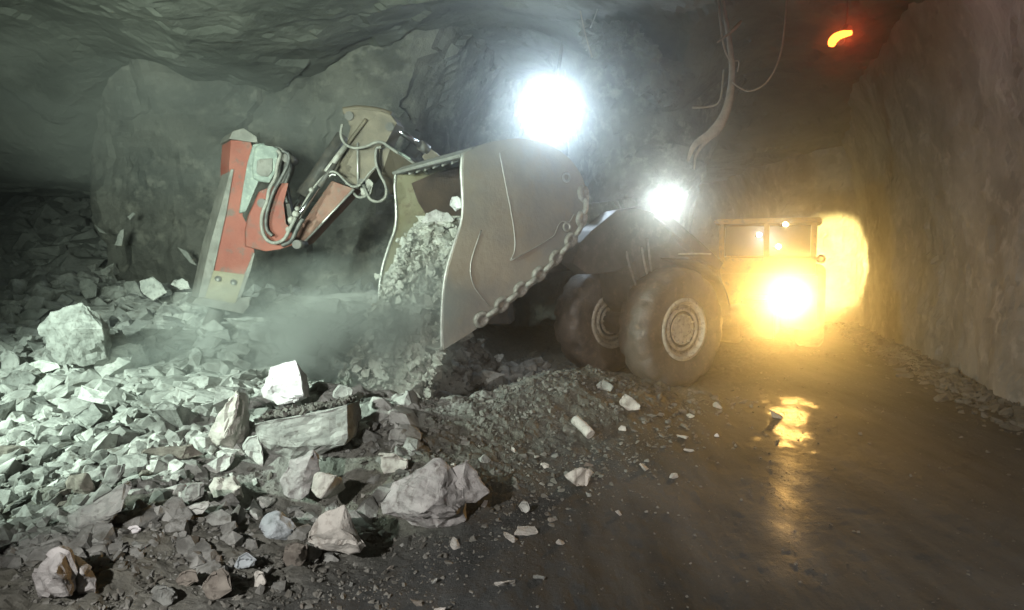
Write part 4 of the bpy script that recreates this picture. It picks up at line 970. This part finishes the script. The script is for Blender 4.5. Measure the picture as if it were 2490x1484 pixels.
o = tube("roof_wire", [PX(1462,-20,11.2), PX(1450,30,11.2), PX(1436,68,11.2)], .012, M['edge'], None, 6); tag(o, "short pale wire end below the roof above the flood lamp", "wire")
# bent reinforcing bars in the muck behind the pit
for k, pts in enumerate(([(765,796,9.2),(820,790,9.1),(860,770,9.2),(890,755,9.3)], [(800,812,9.1),(835,790,9.1),(850,770,9.2),(838,757,9.3)], [(840,806,9.1),(880,780,9.1),(905,750,9.3)])):
    o = tube("steel_bar", [PX(*p) for p in pts], .018, M['dark'], None, 6)
    tag(o, ["bent dark steel bar lying lowest in the pale muck behind the pit", "hooked dark steel bar crossing the other bars behind the pit", "straight dark steel bar rightmost beside the pouring rock"][k], "steel bar")
# pale flakes of loose liner hanging on the dark wall
for k, (outl, lab) in enumerate((([(276,598),(292,560),(302,556),(296,600)], "pale upright flake on the dark rock wall left of the hammer"),
        ([(308,528),(322,515),(330,520),(316,536)], "small pale flake above the upright flake on the dark wall"),
        ([(228,545),(250,560),(262,570),(240,566)], "pale flake at the corner of the far left opening"),
        ([(430,600),(455,612),(480,648),(462,640)], "pale long flake on the wall just left of the hammer"))):
    o = traced_rock([outl], 12.0, .1, M['pale'], lab, seed=70+k, name="rock_flake", bev=.004, rough=.01)

# ------------------------------------------------------------------ HAZE and DUST
def vol_mat(name, dens, col, aniso):
    m = bpy.data.materials.new(name); m.use_nodes = True; nt = m.node_tree; nt.nodes.clear()
    out = nt.nodes.new("ShaderNodeOutputMaterial"); v = nt.nodes.new("ShaderNodeVolumePrincipled")
    v.inputs["Color"].default_value = (*col, 1); v.inputs["Density"].default_value = dens; v.inputs["Anisotropy"].default_value = aniso
    nt.links.new(v.outputs[0], out.inputs["Volume"]); return m, v, nt
m, v, nt = vol_mat("haze", .018, (.92, .97, .95), .935)
bm = bmesh.new(); add_box(bm, Vector((-1.5, 13.5, 3.4)), Vector((16, 0, 0)), Vector((0, 21.5, 0)), Vector((0, 0, 6.4)))
tag(link("haze", bm_mesh(bm, "haze"), m), kind='stuff')
# dust billowing round the pour
m, v, nt = vol_mat("dust", .5, (.85, .90, .84), .0)
tc = nt.nodes.new("ShaderNodeTexCoord"); n = nt.nodes.new("ShaderNodeTexNoise"); n.inputs["Scale"].default_value = 2.3; n.inputs["Detail"].default_value = 3
ln_ = nt.nodes.new("ShaderNodeVectorMath"); ln_.operation = 'LENGTH'; nt.links.new(tc.outputs["Object"], ln_.inputs[0]); nt.links.new(tc.outputs["Object"], n.inputs["Vector"])
fo = nt.nodes.new("ShaderNodeMapRange"); nt.links.new(ln_.outputs["Value"], fo.inputs[0]); fo.inputs[1].default_value = 1.0; fo.inputs[2].default_value = .25; fo.inputs[3].default_value = 0; fo.inputs[4].default_value = 1
nr = nt.nodes.new("ShaderNodeMapRange"); nt.links.new(n.outputs["Fac"], nr.inputs[0]); nr.inputs[1].default_value = .42; nr.inputs[2].default_value = .62; nr.inputs[3].default_value = .25; nr.inputs[4].default_value = 3.3
mu = nt.nodes.new("ShaderNodeMath"); mu.operation = 'MULTIPLY'; nt.links.new(fo.outputs[0], mu.inputs[0]); nt.links.new(nr.outputs[0], mu.inputs[1])
nt.links.new(mu.outputs[0], v.inputs["Density"])
bm = bmesh.new(); bmesh.ops.create_icosphere(bm, subdivisions=4, radius=1.0)
o = link("dust_cloud", bm_mesh(bm, "dust_cloud"), m); o.location = (-2.6, 7.7, .85); o.scale = (2.2, 1.15, 1.15); o.rotation_euler = (0, R(-12), R(10))
tag(o, "grey green dust billowing up from the pit below the bucket", "dust cloud", kind='stuff')
o2_ = bpy.data.objects.new("dust_cloud", o.data.copy()); C.objects.link(o2_); m2 = m.copy(); o2_.data.materials[0] = m2
for nd in m2.node_tree.nodes:
    if nd.type == "MAP_RANGE" and nd.inputs[4].default_value > 2: nd.inputs[3].default_value = .1; nd.inputs[4].default_value = 1.7
o2_.location = (-1.15, 7.75, 1.35); o2_.scale = (.75, .75, 1.15); o2_.rotation_euler = (0, R(12), 0)
o3_ = bpy.data.objects.new("dust_cloud", o.data.copy()); C.objects.link(o3_); m3 = m.copy(); o3_.data.materials[0] = m3
for nd in m3.node_tree.nodes:
    if nd.type == "MAP_RANGE" and nd.inputs[4].default_value > 2: nd.inputs[3].default_value = .04; nd.inputs[4].default_value = .30
o3_.location = (-5.6, 10.2, 4.1); o3_.scale = (4.2, 2.0, 1.5); o3_.rotation_euler = (0, R(6), 0)
tag(o3_, "faint grey green dust hanging under the roof above the hammer", "dust cloud", kind='stuff')
tag(o2_, "thin grey dust veil around the rock pouring from the bucket mouth", "dust cloud", kind='stuff')
